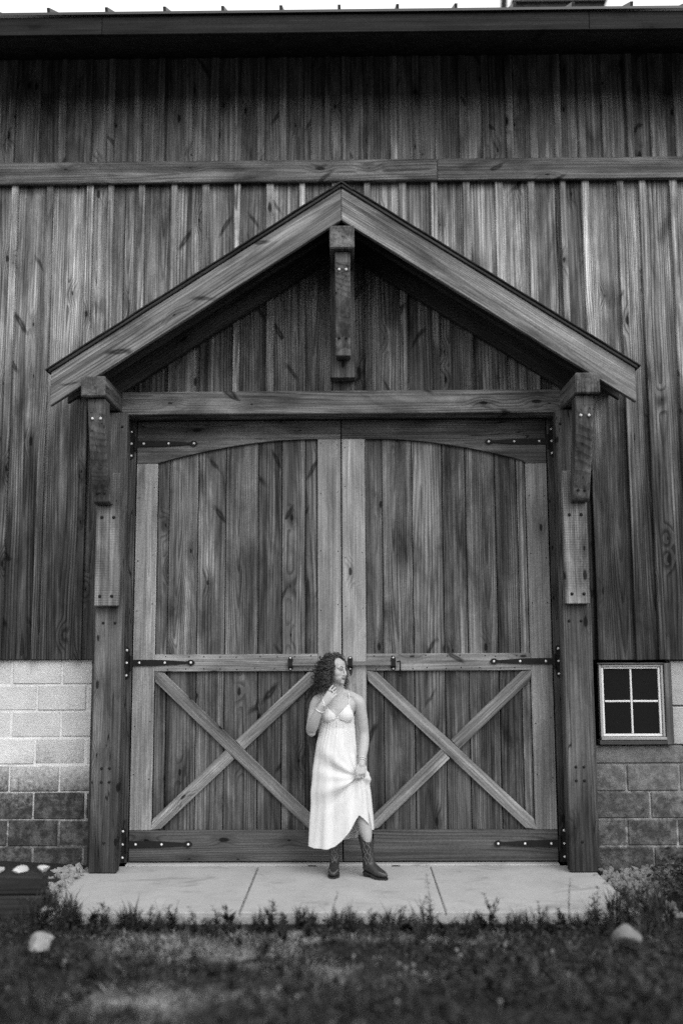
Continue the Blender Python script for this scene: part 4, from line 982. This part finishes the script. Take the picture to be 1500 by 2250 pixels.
# ------------------------------------------------------------ grass and weeds
def blades(name, n, mat, xr_, yr_, hlo, hhi, w, keep, lean=.5):
    x = npr.uniform(*xr_, n*3); y = npr.uniform(*yr_, n*3); k = keep(x, y) > npr.random(n*3); x, y = x[k][:n], y[k][:n]; n = len(x)
    h_ = npr.uniform(hlo, hhi, n)*(.55+.9*npr.random(n)**2); cl = .6+.4*np.sin(x*6+np.cos(y*5)*2)*np.cos(y*7+x*2); h_ = h_*cl
    an = npr.uniform(0, 6.283, n); la = npr.uniform(0, 6.283, n); le = h_*lean*npr.random(n)*1.6
    ww = w*npr.uniform(.6, 1.5, n); dx, dy = np.cos(an)*ww/2, np.sin(an)*ww/2; lx, ly = np.cos(la)*le, np.sin(la)*le
    z0 = -.06 + np.where(y < -1.6, .02*np.sin(x*1.7+.5)*np.cos(y*1.3)+.012*np.sin(x*4.1+y*3.3), 0)
    V = np.empty((n, 5, 3))
    V[:, 0] = np.stack((x-dx, y-dy, z0), 1); V[:, 1] = np.stack((x+dx, y+dy, z0), 1)
    V[:, 2] = np.stack((x+dx*.8+lx*.35, y+dy*.8+ly*.35, z0+h_*.6), 1); V[:, 3] = np.stack((x-dx*.8+lx*.35, y-dy*.8+ly*.35, z0+h_*.6), 1); V[:, 4] = np.stack((x+lx, y+ly, z0+h_), 1)
    me = bpy.data.meshes.new(name); me.vertices.add(n*5); me.vertices.foreach_set('co', V.ravel())
    b = np.arange(n)*5; q_ = np.stack((b, b+1, b+2, b+3), 1); t_ = np.stack((b+3, b+2, b+4), 1)
    li = np.concatenate((q_.ravel(), t_.ravel())).astype(np.int32); me.loops.add(len(li)); me.loops.foreach_set('vertex_index', li)
    me.polygons.add(2*n); st = np.concatenate((np.arange(n)*4, 4*n+np.arange(n)*3)).astype(np.int32); me.polygons.foreach_set('loop_start', st)
    me.update(calc_edges=True); me.materials.append(M[mat])
    return tag(link(name, me), kind='stuff')
onlawn = lambda x, y: np.where((y > -1.52) & (x > -1.98) & (x < 1.93), 0, np.where((x > 1.9) & (y > -.75), .0, np.where((x < -1.9) & (y > -1.24), 0, 1.)))
blades('grass', 90000, 'grass', (-4.2, 4.2), (-5.4, -.6), .035, .09, .007, lambda x, y: onlawn(x, y)*(1-1.05*dryness(x, y)*ragged(x, y)))
blades('dry_grass', 42000, 'grass_dry', (-2.2, 2.2), (-3.8, -1.5), .025, .06, .007, lambda x, y: onlawn(x, y)*(dryness(x, y)*ragged(x, y)+.015), 1.3)
# broad leaves of clover and plantain between the blades
def broad(name, n, mat, keep):
    V, F_ = [], []
    k = 0
    while k < n:
        x, y = rng.uniform(-3.2, 3.2), rng.uniform(-4.6, -1.5)
        if keep(x, y) < rng.random(): continue
        k += 1; z = rng.uniform(.0, .06)-.03; r = rng.uniform(.010, .022); e = Euler((rng.uniform(-.8, .8), rng.uniform(-.8, .8), rng.uniform(0, 6))).to_matrix()
        b = len(V)
        for p in ((0, -r, 0), (r*.55, 0, .3*r), (0, r, 0), (-r*.55, 0, .3*r)): V.append(Vector((x, y, z)) + e @ Vector(p))
        F_.append((b, b+1, b+2, b+3))
    return tag(link(name, from_np(name, V, F_, mat)), kind='stuff')
broad('clover_leaves', 14000, 'leaf', lambda x, y: float(onlawn(np.array(x), np.array(y)))*(1-.9*dryness(x, y)))
def weed_mesh(h_, nl, seed, style):
    rr = random.Random(seed); a = Acc()
    ns = {'tall': 1, 'bushy': 5, 'low': 7, 'spike': 2, 'tuft': 0}[style]
    if style == 'tuft':
        for k in range(nl):
            an = rr.uniform(0, 6.28); hh = h_*rr.uniform(.4, 1); le = hh*rr.uniform(.1, .7); w_ = .0035; d = Vector((math.cos(an), math.sin(an), 0)); sd_ = Vector((-d.y, d.x, 0))*w_; o_ = Vector((rr.uniform(-.03, .03), rr.uniform(-.03, .03), 0))
            a.add([o_-sd_, o_+sd_, o_+d*le*.3+Vector((0, 0, hh*.65))+sd_*.8, o_+d*le*.3+Vector((0, 0, hh*.65))-sd_*.8, o_+d*le+Vector((0, 0, hh))], [(0, 1, 2, 3), (3, 2, 4)])
    for s in range(ns):
        hh = h_*(1 if s == 0 else rr.uniform(.45, .9)); lx, ly = rr.uniform(-.3, .3)*hh*(0.4 if style == 'tall' else 1), rr.uniform(-.3, .3)*hh
        pts_ = [Vector((lx*t*t, ly*t*t, hh*t)) for t in (0, .25, .5, .75, 1)]; a.tube(pts_, [.0035, .003, .0026, .002, .0012], 4)
        m = int(nl*(1 if s == 0 else .6))
        for k in range(m):
            t = rr.uniform(.12, 1); p = Vector((lx*t*t, ly*t*t, hh*t)); an = rr.uniform(0, 6.28); L = rr.uniform(.03, .06)*(1.15-.5*t)*(.75 if style in ('tall', 'spike') else 1.); wv_ = L*rr.uniform(.25, .42)
            d = Vector((math.cos(an), math.sin(an), rr.uniform(.1, .9))).normalized(); sd_ = d.cross(Vector((0, 0, 1))).normalized()
            a.add([p, p+d*L*.5+sd_*wv_/2-Vector((0, 0, .002)), p+d*L, p+d*L*.5-sd_*wv_/2-Vector((0, 0, .002))], [(0, 1, 2, 3)])
    return a.mesh('weed', 'leaf')
wp = {k: [weed_mesh(*a) for a in v] for k, v in {
    'low': [(.11, 16, 1, 'low'), (.10, 14, 2, 'low'), (.13, 18, 3, 'low')], 'bushy': [(.22, 26, 4, 'bushy'), (.17, 22, 5, 'bushy')], 'tuft': [(.2, 40, 21, 'tuft'), (.15, 50, 22, 'tuft'), (.26, 22, 23, 'tuft')], 'tall': [(.33, 30, 6, 'tall'), (.30, 12, 7, 'tall')]}.items()}
G1 = 'weeds along the front edge of the apron'
special = [(.558, -1.50, 'tall', 0, 1.0, 'tall leafy weed with side shoots against the pale concrete, right of the boots'), (1.40, -1.50, 'tall', 1, 1.0, 'thin single weed stalk with few leaves near the right end of the apron'), (-.06, -1.55, 'tall', 0, .75, 'upright weed in front of the boots at the middle of the apron edge'), (.93, -1.5, 'bushy', 0, 1.05, 'bushiest weed clump on the right half of the apron edge'), (-.42, -1.52, 'bushy', 1, 1.05, 'bushy weed to the right of the left concrete joint'), (.37, -1.5, 'bushy', 1, .85, 'small bushy weed left of the tall leafy weed'), (-1.03, -1.5, 'tall', 1, .62, 'short upright weed stalk on the left half of the apron edge')]
for x, y, st, k, sc, lab in special:
    o = tag(link('weed', wp[st][k % len(wp[st])], None, (x, y, -.05), (0, 0, rng.uniform(0, 6))), lab, 'weed', G1); o.scale = (sc, sc, sc)
for i in range(120):
    x = -1.98+3.95*(i+rng.uniform(-1.4, 1.4))/119; st = rng.choice(['low', 'low', 'bushy', 'tuft', 'tuft', 'bushy']); k = rng.randrange(len(wp[st])); sc = rng.uniform(.5, 1.)*(1.1 if rng.random() < .85 else 1.5)*(.8 if st == 'bushy' else 1.)
    yv = -1.42-.22*rng.random()**1.5
    o = tag(link('weed', wp[st][k], None, (x, yv, -.06), (rng.uniform(-.2, .2), rng.uniform(-.2, .2), rng.uniform(0, 6))), {'low': 'low broad-leaved weed in the row along the front edge of the concrete apron', 'bushy': 'bushy weed in the row along the front edge of the concrete apron', 'tuft': 'grass tuft in the row along the front edge of the concrete apron'}[st], 'weed', {'low': 'low weeds along the apron edge', 'bushy': 'bushy weeds along the apron edge', 'tuft': 'grass tufts along the apron edge'}[st]); o.scale = (sc, sc, sc)
for i, (x, y, st, k, sc) in enumerate(((-1.86, -1.2, 'bushy', 0, 1.05), (-1.80, -1.32, 'bushy', 1, 1.1), (-1.92, -1.35, 'bushy', 0, .9), (-1.66, -1.42, 'bushy', 1, 1.), (-1.90, -1.15, 'tuft', 0, 1.2), (-1.76, -1.22, 'tuft', 2, 1.), (-1.84, -1.42, 'bushy', 0, 1.2), (-1.7, -1.36, 'tuft', 1, 1.3), (1.86, -1.25, 'tuft', 0, 1.2), (1.95, -1.1, 'bushy', 0, 1.), (1.8, -1.38, 'bushy', 1, 1.2), (2.05, -1.2, 'tuft', 2, 1.2), (2.15, -1.05, 'bushy', 1, 1.1), (1.72, -1.33, 'tuft', 0, 1.3), (1.88, -1.05, 'low', 0, 1.4), (1.93, -1.3, 'bushy', 0, 1.2), (2.02, -1.35, 'tuft', 1, 1.4), (1.6, -1.38, 'bushy', 0, 1.0), (1.9, -.85, 'low', 1, 1.2), (2.2, -1.25, 'bushy', 0, 1.2), (2.35, -1.2, 'tuft', 0, 1.3))):
    o = tag(link('weed', wp[st][k], None, (x, y, -.055), (0, 0, i*1.3)), *(('leafy weed in the clump between the sleeper wall and the left apron corner', 'weed', 'weeds by the left apron corner') if x < 0 else ('leafy weed in the clump where the right apron corner meets the gravel', 'weed', 'weeds by the right apron corner'))); o.scale = (sc, sc, sc)
lv, lf_ = [], []
protos = [(np.array([tuple(v.co) for v in m_.vertices]), [tuple(p.vertices) for p in m_.polygons]) for k_ in ('low', 'bushy', 'tuft') for m_ in wp[k_]]
nb = 0
while nb < 520:
    x, y = rng.uniform(-2.6, 2.6), rng.uniform(-4.0, -1.6)
    if rng.random() < .9*float(dryness(x, y)) or math.sin(x*3.1+1)*math.cos(y*4.3+x)+rng.uniform(-.6, .6) < -.1: continue
    nb += 1; v_, f_2 = rng.choice(protos); sc = rng.uniform(.35, .85); e = np.array(Euler((rng.uniform(-.3, .3), rng.uniform(-.3, .3), rng.uniform(0, 6))).to_matrix()); b0 = len(lv)
    lv += list((v_*sc) @ e.T + np.array((x, y, -.05))); lf_ += [tuple(i+b0 for i in f) for f in f_2]
tag(link('lawn_weeds', from_np('lawn_weeds', lv, lf_, 'leaf_lawn')), kind='stuff')
bush = Acc(); rr = random.Random(9)
for k in range(900):
    d = Vector((rr.gauss(0, 1), rr.gauss(0, 1), rr.gauss(0, .8))).normalized()*rr.random()**.5; p = Vector((d.x*.34, d.y*.28, .17+d.z*.17*(1+.3*math.sin(d.x*9))))
    e = Euler((rr.uniform(-1, 1), rr.uniform(-1, 1), rr.uniform(0, 6))).to_matrix(); L = rr.uniform(.015, .03)
    bush.add([p+e @ Vector(v) for v in ((0, -L, 0), (L*.5, 0, .004), (0, L, 0), (-L*.5, 0, .004))], [(0, 1, 2, 3)])
for k in range(14): bush.tube([(rr.uniform(-.05, .05), rr.uniform(-.05, .05), 0), (rr.uniform(-.3, .3), rr.uniform(-.25, .25), rr.uniform(.15, .33))], [.005, .002], 4)
tag(link('plant', bush.mesh('plant', 'leaf'), None, (2.42, -.85, -.04)), 'dark spreading leafy plant on the gravel at the right edge under the window', 'plant')
fa = Acc(); 
for k in range(26):
    d = Vector((rng.gauss(0, 1), rng.gauss(0, 1), rng.gauss(0, 1))).normalized(); fa.ell(d*.007, (.004, .004, .005), 0, None, 5, 3)
fa.tube([(0, 0, -.06), (0, 0, -.006)], .0015, 4)
fl_me = fa.mesh('clover_flower', 'flower')
for px, py in [(.10, -2.75), (.42, -2.35), (.62, -2.15), (.66, -2.2), (.30, -2.32), (.42, -2.5), (.36, -2.42), (1.16, -2.55), (.98, -2.52), (.02, -2.6), (-.05, -2.55), (-.3, -2.7), (.95, -2.05), (1.2, -2.15), (-1.45, -2.3), (-1.75, -1.9), (.3, -2.9), (-.2, -2.85), (1.55, -2.75), (.75, -2.9), (-1.2, -2.85), (.05, -2.2)]:
    tag(link('clover_flower', fl_me, None, (px+rng.uniform(-.03, .03), py+rng.uniform(-.03, .03), .02)), 'tiny white clover flower head in the dark lawn', 'flower', 'clover flowers scattered in the lawn')
for x, y, lab in ((-.235, -.075, 'dark dry leaf on the threshold left of the boots'), (.40, -.08, 'dark dry leaf on the threshold right of the boots')):
    lf = Acc()
    for k in range(5): lf.add([(k*.012-.03, -.006, .004), (k*.012-.015, -.010, .008+.003*(k % 2)), (k*.012-.012, .008, .005), (k*.012-.028, .010, .009)], [(0, 1, 2, 3)])
    tag(link('dead_leaf', lf.mesh('dead_leaf', 'sole'), None, (x, y, .02)), lab, 'leaf')
